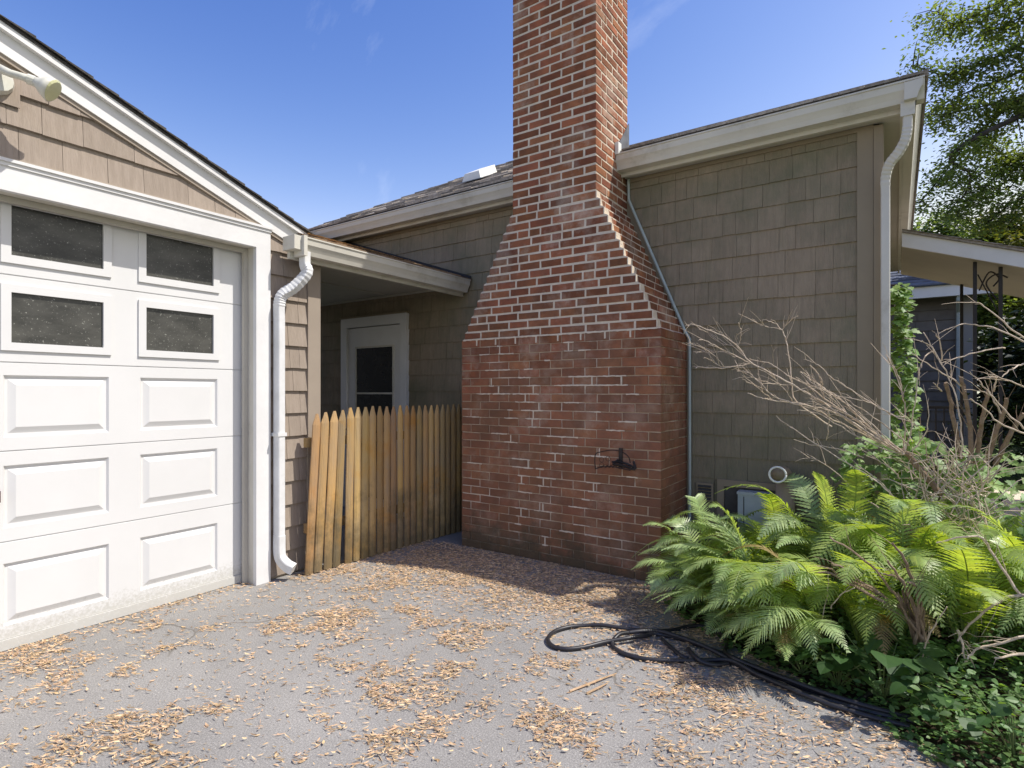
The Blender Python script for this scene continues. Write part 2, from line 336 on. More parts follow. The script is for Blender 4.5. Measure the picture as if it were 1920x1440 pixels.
for f in so.f:
    cx = sum(so.v[i].x for i in f) / 4; cy = sum(so.v[i].y for i in f) / 4
    ins = inside_drive(cx, cy) and min(math.hypot(cx - a, cy - b) for a, b in dense) > .16
    if not ins: keep.append(f)
so.f = keep
for p in so.v:
    if inside_drive(p.x, p.y): p.z = -.035
    elif min(math.hypot(p.x - a, p.y - b) for a, b in dense) < .16: p.z = min(p.z, -.012)
soo = so.build('planting_bed', M['soil'], smooth=True); soo['kind'] = 'structure'

# ------------------------------------------------------------------ garage
GX = -3.78                             # plane of the garage's front wall (faces +X)
RZ = lambda y: 3.268 - .372 * abs(y - .89)     # top of the garage roof along its gable
garage = thing('garage', 'taupe shingled garage with white trim and a gable over its white door', 'garage', (GX - 3, .88, 0))
w = MB(); w.box((-10, 2.36, 0), (GX - .002, 2.818, 2.46)); w.box((-10, -1.05, 0), (GX - .002, -.60, 2.46)); w.box((-10, -.6, 2.40), (GX - .002, 2.36, 2.46))
w.box((-10, -.6, 0), (-4.3, 2.36, 2.4))
gp5 = [(-1.05, 2.46), (2.818, 2.46), (.88, 2.46 + 1.938 * .372 - .06 + .05)]
gp5 = [(-1.05, 2.46), (2.818, 2.46), (.88, 3.15)]
w.prism(gp5, lambda y, z: (GX - .002, y, z), lambda y, z: (-10, y, z))
w.build('wall', M['taupe_light'], garage)
FG = lambda u, v, n: (GX + n, u, v)
rg = random.Random(11)
rake_clip = [(.372, 1, 3.095 + .372 * .89), (-.372, 1, 3.095 - .372 * .89)]
sp = shingle_pieces(FG, 2.572, 3.2, lambda a, b: [(-1.05, 2.40)], rg, nb=.022, nt=.004, clips=rake_clip, wmin=.13, wmax=.26)
sp += shingle_pieces(FG, .02, 2.55, lambda a, b: [(2.405, 2.722)], rg, nb=.022, nt=.004, clips=rake_clip, wmin=.08, wmax=.17)
ws = [o for o in col.objects if o.parent == garage][0]
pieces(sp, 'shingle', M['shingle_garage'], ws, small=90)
# taupe trims
b = MB(); b.box((GX, 2.722, 0), (GX + .03, 2.835, 2.42)); b.box((GX - .11, 2.805, 0), (GX - .0005, 2.835, 2.42)); b.build('corner_board', M['taupe_light'], garage)
b = MB(); b.box((GX, -.7, 2.543), (GX + .028, 2.395, 2.572)); b.build('trim_board', M['taupe_light'], garage)
b = MB(); b.box((GX, 2.396, 0), (GX + .02, 2.408, 2.56)); b.build('trim_board', M['taupe_light'], garage)
def rake(name, m, lo, hi, x0, x1, yend=2.66):
    b = MB()
    for s in (1, -1):
        ye = yend if s > 0 else 2 * .88 - yend
        pl = [(.88, RZ(.88) + lo), (ye, RZ(ye) + lo), (ye, RZ(ye) + hi), (.88, RZ(.88) + hi)]
        b.prism(pl, lambda y, z: (x0, y, z), lambda y, z: (x1, y, z))
    return b.build(name, m, garage)
rake('rake_moulding', M['taupe_light'], -.188, -.163, GX, GX + .026, 2.58)
rake('frieze_board', M['white'], -.163, -.024, GX, GX + .035, 2.64)
rake('fascia', M['white'], -.056, -.022, GX + .0355, GX + .066, 2.72)
rake('roof_deck', M['roof_dark'], -.022, -.008, -10, GX + .072, 2.92)
# roof shingle courses: slabs laid up each slope, their ends visible along the rake
rs = []
rg = random.Random(5)
sl = math.atan(.372); E = .135
for side in (1, -1):
    v = -.02
    while v < 2.12:
        x = -10
        first = True
        while x < GX + .084:
            wd = rg.uniform(.2, .36); x1 = x + wd
            if GX + .084 - x1 < .12: x1 = GX + .084 + rg.uniform(-.006, .004)
            if x < -7: x1 = -7 if x < -7.01 else x1
            ya = 2.92 - v * math.cos(sl); yb = 2.92 - (v + E + .05) * math.cos(sl)
            yb = max(yb, .88)
            if ya > .9:
                th = .012 + rg.uniform(0, .006)
                za = RZ(ya) - .008; zb = RZ(yb) - .008
                P = [(x, ya, za), (x1 - .003, ya, za), (x1 - .003, yb, zb), (x, yb, zb), (x, ya, za + th), (x1 - .003, ya, za + th), (x1 - .003, yb, zb + .004), (x, yb, zb + .004)]
                if side < 0: P = [(a, 2 * .88 - b_, c) for a, b_, c in P]
                h = MB().hexa(P); rs.append((h.v, h.f))
            x = x1
        v += E
pieces(rs, 'roof_shingle', M['roof_dark'], [o for o in col.objects if o.name == 'roof_deck'][0], limit=40, small=150)

# white casing round the garage door
cs = MB()
HB, HT = 2.396, 2.54                  # casing underside and top
cs.prism([(2.29, 0), (2.40, 0), (2.40, HT), (2.29, HB)], lambda y, z: (GX, y, z), lambda y, z: (GX + .038, y, z))
cs.build('door_casing', M['white'], garage)
cs = MB(); cs.prism([(-.53, HB), (2.29, HB), (2.40, HT), (-.64, HT)], lambda y, z: (GX, y, z), lambda y, z: (GX + .038, y, z)); cs.build('door_casing', M['white'], garage)
cs = MB(); cs.prism([(-.64, 0), (-.53, 0), (-.53, HB), (-.64, HT)], lambda y, z: (GX, y, z), lambda y, z: (GX + .038, y, z)); cs.build('door_casing', M['white'], garage)
b = MB(); b.box((GX + .002, -.66, HT), (GX + .055, 2.41, HT + .016)); b.box((GX + .002, -.65, HT - .02), (GX + .046, 2.404, HT)); b.build('drip_cap', M['white'], garage)
b = MB(); b.box((GX - .14, 2.293, 0), (GX, 2.36, HB + .01)); b.box((GX - .14, -.6, 0), (GX, -.533, HB + .01)); b.box((GX - .14, -.533, HB + .003), (GX, 2.293, HB + .03)); b.build('door_jamb', M['trim_grey'], garage)
b = MB(); b.box((GX - .098, 2.262, 0), (GX - .07, 2.292, HB)); b.box((GX - .098, -.532, 0), (GX - .07, -.503, HB)); b.box((GX - .098, -.503, HB - .03), (GX - .07, 2.262, HB + .002)); b.build('door_stop', M['soffit'], garage)
# sectional door
DX = -3.905
dr = MB(); dr.box((DX - .06, -.52, .03), (DX - .042, 2.28, 2.46)); door = dr.build('garage_door', M['door_white'], garage)
zs = [.055, .574, 1.055, 1.528, 1.994, 2.466]
cols_ = [(1.615 - .655 * i, 2.10 - .655 * i) for i in range(4)]
for k in range(5):
    z0, z1 = zs[k] + .0004, zs[k + 1] - .0004
    if k == 4: z1 = 2.46
    pz0, pz1 = zs[k] + .075, zs[k] + .405
    s_ = MB(); X0, X1 = DX - .04, DX
    s_.box((X0, -.52, z0 + .004), (X1, 2.28, pz0)); s_.box((X0, -.52, pz1), (X1, 2.28, z1 - .004))
    s_.box((X0, -.52, z0), (X1 - .004, 2.28, z0 + .004)); s_.box((X0, -.52, z1 - .004), (X1 - .004, 2.28, z1))
    ys = [2.28] + [y for c in cols_ for y in (c[1], c[0])] + [-.52]
    for i in range(0, len(ys), 2): s_.box((X0, ys[i + 1], pz0), (X1, ys[i], pz1))
    s_.build('door_section', M['door_white'], door)
    for (y0, y1) in cols_:
        if k < 3:
            p = MB(); rings = [(0, 0), (.010, -.013), (.020, -.013), (.052, .001), (.056, .001)]
            vs = []
            for ins, dn in rings:
                for (yy, zz) in ((y0 + ins, pz0 + ins), (y1 - ins, pz0 + ins), (y1 - ins, pz1 - ins), (y0 + ins, pz1 - ins)): vs.append((DX + dn, yy, zz))
            fs = [(r * 4 + i, r * 4 + (i + 1) % 4, (r + 1) * 4 + (i + 1) % 4, (r + 1) * 4 + i) for r in range(4) for i in range(4)] + [(16, 17, 18, 19)]
            p.add(vs, fs).build('raised_panel', M['door_white'], door)
        else:
            fr = MB(); o_, i_ = .012, .031; A = DX + .011
            fr.box((DX - .02, y0 - o_, pz0 - o_), (A, y1 + o_, pz0 + i_)); fr.box((DX - .02, y0 - o_, pz1 - i_), (A, y1 + o_, pz1 + o_))
            fr.box((DX - .02, y0 - o_, pz0 + i_), (A, y0 + i_, pz1 - i_)); fr.box((DX - .02, y1 - i_, pz0 + i_), (A, y1 + o_, pz1 - i_))
            fr.build('window_frame', M['door_white'], door)
            pn = MB(); pn.box((DX - .012, y0 + i_ - .003, pz0 + i_ - .003), (DX - .004, y1 - i_ + .003, pz1 - i_ + .003)); pn.build('window_pane', M['glass_dirty'], door)
b = MB(); b.box((DX - .05, -.52, .004), (DX + .012, 2.28, .058)); b.build('weather_seal', M['door_white'], door)
b = MB(); b.box((DX, .90, .79), (DX + .02, .945, .85)); b.tube([(DX + .02, .925, .82), (DX + .05, .925, .82)], .008); b.tube([(DX + .05, .925, .775), (DX + .05, .925, .865)], .008); b.build('door_handle', M['red'], door)

# ------------------------------------------------------------------ house
HY = 4.52                             # plane of the house's front wall (faces -Y)
house = thing('house', 'single storey house clad in weathered taupe shingles with a hip roof', 'house', (-3, 7.4, 0))
XL, XR = -6.1, -.095
hw = MB(); hw.box((XL, HY, -.05), (XR, 10.2, 3.165)); hwall = hw.build('wall', M['taupe'], house)
FH = lambda u, v, n: (u, HY - n, v)
rg = random.Random(21)
DO0, DO1, DOT = -5.53, -4.44, 2.24     # storm door casing
def spans(a, b):
    out = []
    xr = -1.34
    if a < 2.10: out += [(XL, DO0 + .01), (DO1 - .01, -3.12)]
    elif a < 2.24: out += [(XL, -3.12)]
    else: out += [(XL, -2.6)]
    if a > 1.7: xr = -1.34 - (a - 1.7) * .4
    out.append((max(xr, -1.95), XR - .125))
    return out
hs = shingle_pieces(FH, .02, 3.135, spans, rg, wmin=.085, wmax=.20, nb=.013, nt=.003)
def in_garage_shadow(vs):             # hidden behind the garage or above the breezeway ceiling
    q = proj(vs[0]); return q is None or q[0] < 590
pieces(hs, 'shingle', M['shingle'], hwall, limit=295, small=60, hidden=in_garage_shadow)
# corner boards, frieze strip, cable moulding beside the chimney
b = MB(); b.box((XR - .125, HY - .022, -.05), (XR - .032, HY, 3.14)); b.build('corner_board', M['taupe'], house)
b = MB(); b.box((XR - .030, HY - .030, -.05), (XR + .025, HY + .09, 3.15)); b.build('corner_board', M['taupe'], house)
b = MB(); b.box((-1.86, HY - .021, 3.136), (XR - .03, HY, 3.166)); b.box((XL, HY - .021, 3.136), (-2.68, HY, 3.166)); b.build('frieze_strip', M['taupe'], house)
def strip(pts, r, name, m, parent):
    b = MB()
    b.tube(pts, r, 6); return b.build(name, m, parent)
cable = [(-1.865, HY - .03, 3.16), (-1.862, HY - .03, 2.985), (-1.385, HY - .03, 1.845), (-1.352, HY - .03, 1.79), (-1.350, HY - .03, .1)]
strip(cable, .012, 'edge_moulding', M['conduit'], house)
# soffit, fascia and gutter
b = MB(); b.box((-6.25, HY - .10, 3.17), (XR + .115, HY - .002, 3.185)); b.box((XR + .001, HY, 3.17), (XR + .115, 10.2, 3.185)); b.build('soffit', M['soffit'], house)
b = MB(); b.box((-1.90, HY - .125, 3.155), (XR + .115, HY - .10, 3.315)); b.box((-6.25, HY - .125, 3.155), (-2.66, HY - .10, 3.315)); b.box((XR + .115, HY - .125, 3.155), (XR + .135, 10.3, 3.315)); b.build('fascia', M['trim_grey'], house)
KP = [(0, 0), (.075, 0), (.085, .03), (.098, .055), (.108, .07), (.112, .10), (.112, .112), (.120, .114), (.120, .124), (.106, .124), (.104, .112), (.006, .108), (.0, .125)]
def gutter(y, z, x0, x1, name='gutter', parent=house):
    b = MB(); b.prism(KP, lambda n, h: (x0, y - n, z + h), lambda n, h: (x1, y - n, z + h)); return b.build(name, M['trim_grey'], parent)
gutter(HY - .126, 3.185, -1.895, .145); gutter(HY - .126, 3.185, -6.25, -2.662)
b = MB(); b.prism(KP, lambda n, h: (XR + .136 + n * .85, HY - .245, 3.185 + h), lambda n, h: (XR + .136 + n * .85, 10.2, 3.185 + h)); b.build('gutter', M['trim_grey'], house)
# hip roof
SP = .465; EY = HY - .215; EZ = 3.335; EX0, EX1 = -6.25, .165
depth = 3.1
rf = MB(); hip = depth
A_ = (EX0, EY, EZ); B_ = (EX1, EY, EZ); C_ = (EX1, EY + 2 * depth, EZ); D_ = (EX0, EY + 2 * depth, EZ)
R0 = (EX0 + depth, EY + depth, EZ + SP * depth); R1 = (EX1 - depth, EY + depth, EZ + SP * depth)
dz = Vector((0, 0, -.02))
top = [Vector(p) for p in (A_, B_, C_, D_, R0, R1)]
rf.add(top + [p + dz for p in top], [(0, 1, 5, 4), (1, 2, 5), (2, 3, 4, 5), (3, 0, 4), (6, 10, 11, 7), (7, 11, 8), (8, 11, 10, 9), (9, 10, 6), (0, 6, 7, 1), (1, 7, 8, 2), (2, 8, 9, 3), (3, 9, 6, 0)])
roof = rf.build('roof', M['roof'], house)
rs = []; rg = random.Random(8)
v = -.03
L_ = math.sqrt(1 + SP * SP)
while v < depth * L_:
    s0 = v / L_; s1 = min((v + .19) / L_, depth)
    x = EX0 + max(s0, 0)
    xe = EX1 - max(s0, 0)
    while x < xe - .02:
        wd = rg.uniform(.12, .34); x1 = min(x + wd, xe)
        th = .010 + rg.choice([0, .007, .009])
        if not (-2.66 < (x + x1) / 2 < -1.9 and s0 < .45):
            za = EZ + SP * s0; zb = EZ + SP * s1
            h = MB().hexa([(x, EY + s0, za), (x1 - .004, EY + s0, za), (max(min(x1 - .004, EX1 - s1), EX0 + s1), EY + s1, zb), (min(max(x, EX0 + s1), EX1 - s1), EY + s1, zb),
                           (x, EY + s0 - .003, za + th), (x1 - .004, EY + s0 - .003, za + th), (max(min(x1 - .004, EX1 - s1), EX0 + s1), EY + s1, zb + .003), (min(max(x, EX0 + s1), EX1 - s1), EY + s1, zb + .003)])
            rs.append((h.v, h.f))
        x = x1
    v += .14
pieces(rs, 'roof_shingle', M['roof'], roof, limit=120, small=80, hidden=in_garage_shadow)
# right side slope and hip caps
rs2 = MB(); v = 0
while v < depth * L_:
    s0 = v / L_; s1 = min((v + .18) / L_, depth); y = EY + s0; ye = EY + 2 * depth - s0
    while y < ye - .02:
        y1 = min(y + rg.uniform(.15, .35), ye)
        rs2.hexa([(EX1 - s0, y, EZ + SP * s0), (EX1 - s0, y1, EZ + SP * s0), (EX1 - s1, max(y1, EY + s1 + .001), EZ + SP * s1), (EX1 - s1, max(y, EY + s1), EZ + SP * s1),
                  (EX1 - s0, y, EZ + SP * s0 + .014), (EX1 - s0, y1, EZ + SP * s0 + .014), (EX1 - s1, max(y1, EY + s1 + .001), EZ + SP * s1 + .003), (EX1 - s1, max(y, EY + s1), EZ + SP * s1 + .003)])
        y = y1
    v += .14
rs2.build('roof_shingle', M['roof'], roof, kind='stuff')
# steeper hip over the left part of the house, its crown hidden behind the stack
SQ = .57; HX0, HX1 = EX0, -2.05; hd = (HX1 - HX0) / 2; ap = ((HX0 + HX1) / 2, EY + hd, EZ + SQ * hd)
b = MB(); e_ = .004
b.add([(HX0, EY, EZ - .02), (HX1, EY, EZ - .02), (HX1, EY + 2 * hd, EZ - .02), (HX0, EY + 2 * hd, EZ - .02), (HX0, EY, EZ + e_), (HX1, EY, EZ + e_), (HX1, EY + 2 * hd, EZ + e_), (HX0, EY + 2 * hd, EZ + e_), ap],
      [(0, 3, 2, 1), (0, 1, 5, 4), (1, 2, 6, 5), (2, 3, 7, 6), (3, 0, 4, 7), (4, 5, 8), (5, 6, 8), (6, 7, 8), (7, 4, 8)])
roof2 = b.build('roof', M['roof'], house)
rs = []; rg = random.Random(88); LQ = math.sqrt(1 + SQ * SQ); v = -.03
while v < hd * LQ - .05:
    s0 = v / LQ; s1 = min((v + .19) / LQ, hd); x = HX0 + max(s0, 0); xe = HX1 - max(s0, 0)
    while x < xe - .02:
        x1 = min(x + rg.uniform(.10, .32), xe); th = .008 + rg.choice([0, .008, .012]); za = EZ + SQ * s0 + e_; zb2 = EZ + SQ * s1 + e_
        if not (-2.70 < (x + x1) / 2 and s0 < .25):
            xa_, xb_ = min(max(x, HX0 + s1), HX1 - s1), max(min(x1 - .004, HX1 - s1), HX0 + s1)
            h = MB().hexa([(x, EY + s0, za), (x1 - .004, EY + s0, za), (xb_, EY + s1, zb2), (xa_, EY + s1, zb2), (x, EY + s0 - .003, za + th), (x1 - .004, EY + s0 - .003, za + th), (xb_, EY + s1, zb2 + .003), (xa_, EY + s1, zb2 + .003)])
            rs.append((h.v, h.f))
        x = x1
    v += .14
pieces(rs, 'roof_shingle', M['roof'], roof2, limit=120, small=60, hidden=in_garage_shadow)
SP_OLD = SP; SP = SQ
# white roof vent
vy = EY + .75; vz = EZ + SP * .75
rv = thing('roof_vent', 'small white box vent standing on the roof left of the chimney', 'roof vent', (-3.4, vy, vz))
cx = at(900, 330, vy).x
b = MB(); b.hexa([(cx - .13, vy - .16, vz - .085 + .02), (cx + .13, vy - .16, vz - .085 + .02), (cx + .13, vy + .16, vz + .08), (cx - .13, vy + .16, vz + .08),
                  (cx - .10, vy - .15, vz + .03), (cx + .10, vy - .15, vz + .03), (cx + .10, vy + .14, vz + .19), (cx - .10, vy + .14, vz + .19)]); b.build('hood', M['plastic_white'], rv)
b = MB(); b.hexa([(cx - .17, vy - .2, vz - .10 + .014), (cx + .17, vy - .2, vz - .10 + .014), (cx + .17, vy + .2, vz + .10 + .014), (cx - .17, vy + .2, vz + .10 + .014),
                  (cx - .17, vy - .2, vz - .10 + .022), (cx + .17, vy - .2, vz - .10 + .022), (cx + .17, vy + .2, vz + .10 + .022), (cx - .17, vy + .2, vz + .10 + .022)]); b.build('base_flange', M['flash'], rv)

SP = SP_OLD
# storm door behind the fence
dd = MB(); dd.box((DO0 + .09, HY - .03, .0), (DO1 - .09, HY - .004, 2.12)); sdoor = dd.build('storm_door_leaf', M['white'], house)
b = MB(); b.box((DO0, HY - .05, 0), (DO0 + .10, HY - .001, 2.24)); b.box((DO1 - .10, HY - .05, 0), (DO1, HY - .001, 2.24)); b.box((DO0 + .10, HY - .05, 2.13), (DO1 - .10, HY - .001, 2.24)); b.build('door_casing', M['white'], house)
b = MB(); b.box((DO0 - .01, HY - .058, 2.24), (DO1 + .01, HY - .001, 2.26)); b.build('drip_cap', M['taupe'], house)
b = MB(); b.box((DO0 + .27, HY - .036, .15), (DO1 - .22, HY - .031, 1.88)); b.build('door_glass', M['glass'], sdoor)
b = MB(); b.box((DO0 + .25, HY - .045, 1.88), (DO1 - .20, HY - .031, 1.90)); b.box((DO0 + .25, HY - .045, .13), (DO0 + .27, HY - .031, 1.88)); b.box((DO1 - .22, HY - .045, .13), (DO1 - .20, HY - .031, 1.88)); b.build('glass_bead', M['trim_grey'], sdoor)
b = MB(); b.box((DO0 + .27, HY - .043, 1.345), (DO1 - .22, HY - .037, 1.365)); b.build('glass_bar', M['trim_grey'], sdoor)
b = MB(); b.box((DO0 + .11, HY - .04, .8), (DO0 + .135, HY - .03, 1.0)); b.tube([(DO0 + .122, HY - .04, .93), (DO0 + .122, HY - .085, .93), (DO0 + .20, HY - .085, .93)], .008, 6); b.build('door_handle', M['black'], sdoor)

# right side downspout at the house corner
def downspout(path, w_, d_, name, m, parent, ribs=None, up=Vector((0, 1, 0))):
    """Rectangular pipe swept along the path, w_ across, d_ deep; optional pressed ribs along the bends."""
    pts = path; vs = []; fs = []
    n = len(pts); last = None
    for i, p in enumerate(pts):
        t = (pts[min(i + 1, n - 1)] - pts[max(i - 1, 0)]).normalized()
        u = (up - t * up.dot(t)).normalized(); w2 = t.cross(u)
        k = 1.0
        if ribs and ribs(i): k = 1.08
        a, b_ = w_ / 2 * k, d_ / 2 * k; ch = .2
        for (su, sw) in ((1, 1 - ch), (1 - ch, 1), (-1 + ch, 1), (-1, 1 - ch), (-1, -1 + ch), (-1 + ch, -1), (1 - ch, -1), (1, -1 + ch)):
            vs.append(p + u * a * su + w2 * b_ * sw)
    S8 = 8
    for i in range(n - 1):
        for k in range(S8): fs.append((i * S8 + k, i * S8 + (k + 1) % S8, (i + 1) * S8 + (k + 1) % S8, (i + 1) * S8 + k))
    fs += [tuple(range(S8))[::-1], tuple((n - 1) * S8 + k for k in range(S8))]
    return MB().add(vs, fs).build(name, m, parent)
px_ = XR + .075
p = smooth_path([(.060, 4.345, 3.19), (.060, 4.345, 3.10), (.058, 4.345, 3.03), (.046, 4.35, 2.96), (.010, 4.37, 2.895), (-.035, 4.40, 2.845), (-.057, 4.43, 2.77), (-.058, 4.44, 2.65), (-.058, 4.44, 2.5)], 6)
p += [Vector((-.058, 4.44, z)) for z in (2.0, 1.2, .6, .15)]
b = MB(); b.box((.022, 4.31, 3.10), (.098, 4.38, 3.186)); b.build('outlet', M['trim_grey'], house)
downspout(p, .055, .052, 'downspout', M['trim_grey'], house, ribs=lambda i: 10 < i < 40 and i % 2 == 0)

# ------------------------------------------------------------------ breezeway roof between garage and house
brz = thing('breezeway_roof', 'low white-edged lean-to roof joining the garage to the house', 'roof', (-4.6, 3.6, 2.35))
bx = -3.66
b = MB(); b.box((bx - .03, 2.50, 2.345), (bx, HY - .018, 2.50)); b.build('fascia', M['trim_grey'], brz)
b = MB(); b.prism(KP, lambda n, h: (bx + .001 + n, 2.56, 2.375 + h), lambda n, h: (bx + .001 + n, HY - .05, 2.375 + h)); b.build('gutter', M['trim_grey'], brz)
b = MB(); b.box((bx + .003, 2.53, 2.358), (bx + .128, 2.559, 2.505)); b.box((bx - .04, 2.47, 2.40), (bx + .10, 2.53, 2.50)); b.build('gutter_end_box', M['trim_grey'], brz)
b = MB(); b.box((-6.6, 2.84, 2.46), (bx - .032, HY - .018, 2.475)); b.build('ceiling', M['soffit'], brz)
b = MB(); b.box((-6.6, HY - .04, 2.44), (bx - .032, HY - .018, 2.458)); b.box((-4.75, 2.84, 2.452), (-4.70, HY - .045, 2.459)); b.build('ceiling_trim', M['soffit'], brz)
zb = lambda x: 2.505 + .335 * (-3.555 - x)
b = MB(); b.hexa([(-3.56, 2.64, 2.49), (-3.56, HY - .02, 2.49), (-6.6, HY - .02, zb(-6.6) - .016), (-6.6, 2.64, zb(-6.6) - .016), (-3.56, 2.64, 2.503), (-3.56, HY - .02, 2.503), (-6.6, HY - .02, zb(-6.6)), (-6.6, 2.64, zb(-6.6))])
# keep it from rising through the garage's own roof: start it past the valley
bdk = b.build('roof_deck', M['roof_brown'], brz)
rs = []; rg = random.Random(31); x = -3.545
while x > -5.9:
    y = 2.62 if x > -3.8 else 2.66
    while y < HY - .03:
        y1 = min(y + rg.uniform(.12, .3), HY - .022)
        xb = x - .19; th = .010 + rg.choice([0, .006])
        h = MB().hexa([(x, y, zb(x)), (x, y1 - .004, zb(x)), (xb, y1 - .004, zb(xb)), (xb, y, zb(xb)), (x, y, zb(x) + th), (x, y1 - .004, zb(x) + th), (xb, y1 - .004, zb(xb) + .002), (xb, y, zb(xb) + .002)])
        rs.append((h.v, h.f)); y = y1
    x -= .14
pieces(rs, 'roof_shingle', M['roof_brown'], bdk, limit=60, small=100)
# step flashing where the lean-to meets the house wall
b = MB(); b.hexa([(-3.56, HY - .03, 2.505), (-3.56, HY - .0175, 2.505), (-6.0, HY - .0175, zb(-6.0)), (-6.0, HY - .03, zb(-6.0)), (-3.56, HY - .03, 2.545), (-3.56, HY - .0175, 2.545), (-6.0, HY - .0175, zb(-6.0) + .04), (-6.0, HY - .03, zb(-6.0) + .04)]); b.build('flashing', M['black'], brz)
# litter lying on the lean-to roof and in its gutter
rg = random.Random(77); b = MB()
for i in range(900):
    x = -3.56 - abs(rg.gauss(0, .16)); y = rg.uniform(2.66, 3.7) ; z = zb(x) + .016 + rg.uniform(0, .006)
    a = rg.uniform(0, 6.28); l = rg.uniform(.01, .025); w_ = rg.uniform(.003, .007)
    c, s = math.cos(a), math.sin(a)
    b.add([(x - c * l, y - s * l, z), (x + s * w_, y - c * w_, z + .004), (x + c * l, y + s * l, z + rg.uniform(0, .006)), (x - s * w_, y + c * w_, z + .002)], [(0, 1, 2, 3)])
b.build('leaf_litter', M['litter'], brz, kind='stuff')
# downspout of the garage corner: outlet, ribbed elbows, long pipe and kick-out
p = smooth_path([(-3.60, 2.585, 2.40), (-3.60, 2.585, 2.31), (-3.585, 2.59, 2.245), (-3.635, 2.53, 2.145), (-3.69, 2.462, 2.075), (-3.705, 2.445, 2.0), (-3.705, 2.445, 1.9)], 8)
p += [Vector((-3.705, 2.445, z)) for z in (1.4, .8, .30)]
ds = thing('downspout', 'white ribbed downspout on the garage corner with a kick-out at the foot', 'downspout', (-3.705, 2.445, 0))
b0 = downspout(p, .056, .072, 'pipe', M['down_white'], ds, ribs=lambda i: 10 < i < 42 and i % 2 == 0, up=Vector((0, 1, 0)))
p = smooth_path([(-3.703, 2.445, .33), (-3.703, 2.445, .22), (-3.695, 2.452, .16), (-3.655, 2.475, .11), (-3.615, 2.50, .085)], 6)
downspout(p, .060, .076, 'foot_elbow', M['down_white'], ds, up=Vector((0, 1, 0)))
b = MB(); b.box((-3.752, 2.41, 1.05), (-3.664, 2.48, 1.075)); b.build('strap', M['down_white'], ds)

# ------------------------------------------------------------------ chimney
CY = 3.92; CB = 4.53; CH = .0677
CXL, CXR, SXL, SXR = -3.206, -1.383, -2.656, -1.890
NL = 27; NS = 16; NT = 36
def ext(k):
    if k < NL: return CXL, CXR
    if k < NL + NS:
        t = (k - NL + 1) / NS; return CXL + (SXL - CXL) * t, CXR + (SXR - CXR) * t
    return SXL, SXR
chim = thing('brick_chimney', 'tall red brick chimney with stepped shoulders and pale mortar joints', 'chimney', ((CXL + CXR) / 2, (CY + CB) / 2, 0))
NC = NL + NS + NT
mo = MB(); mo.box((CXL + .006, CY + .005, -.05), (CXR - .006, CB, NL * CH)); core_lo = mo.build('mortar_core', M['stone_mortar'], chim)
mo = MB()
for k in range(NL, NL + NS):
    a, c = ext(k); mo.box((a + .004, CY + .0035, k * CH + .0001), (c - .004, CB, (k + 1) * CH + .0001))
mo.box((SXL + .004, CY + .0035, (NL + NS) * CH), (SXR - .004, CB, NC * CH)); core_hi = mo.build('mortar_core', M['mortar'], chim)
# brick shapes shared between like bricks: unit box, worn corners, chamfered face
def brick_mesh(seed):
    r = random.Random(seed); vs = []
    j = lambda a: r.uniform(-a, a)
    for (y, ins) in ((.5, 0), (-.47, 0), (-.5, 1)):
        for (x, z) in ((-.5, -.5), (.5, -.5), (.5, .5), (-.5, .5)):
            ix = x * (1 - ins * .035) + j(.012); iz = z * (1 - ins * .10) + j(.035)
            vs.append((ix, y + j(.010) * (ins), iz))
    fs = [(0, 1, 5, 4), (1, 2, 6, 5), (2, 3, 7, 6), (3, 0, 4, 7), (4, 5, 9, 8), (5, 6, 10, 9), (6, 7, 11, 10), (7, 4, 8, 11), (8, 9, 10, 11), (3, 2, 1, 0)]
    return vs, fs
BV = [brick_mesh(s) for s in range(10)]
BM = []
for i, (vs, fs) in enumerate(BV):
    me = bpy.data.meshes.new('brick'); me.from_pydata(vs, [], fs); me.materials.append(M['brick']); BM.append(me)
bricks = []                            # (center, size, rotation about z, variant)
rg = random.Random(42)
PB = .1016; BL = .2032
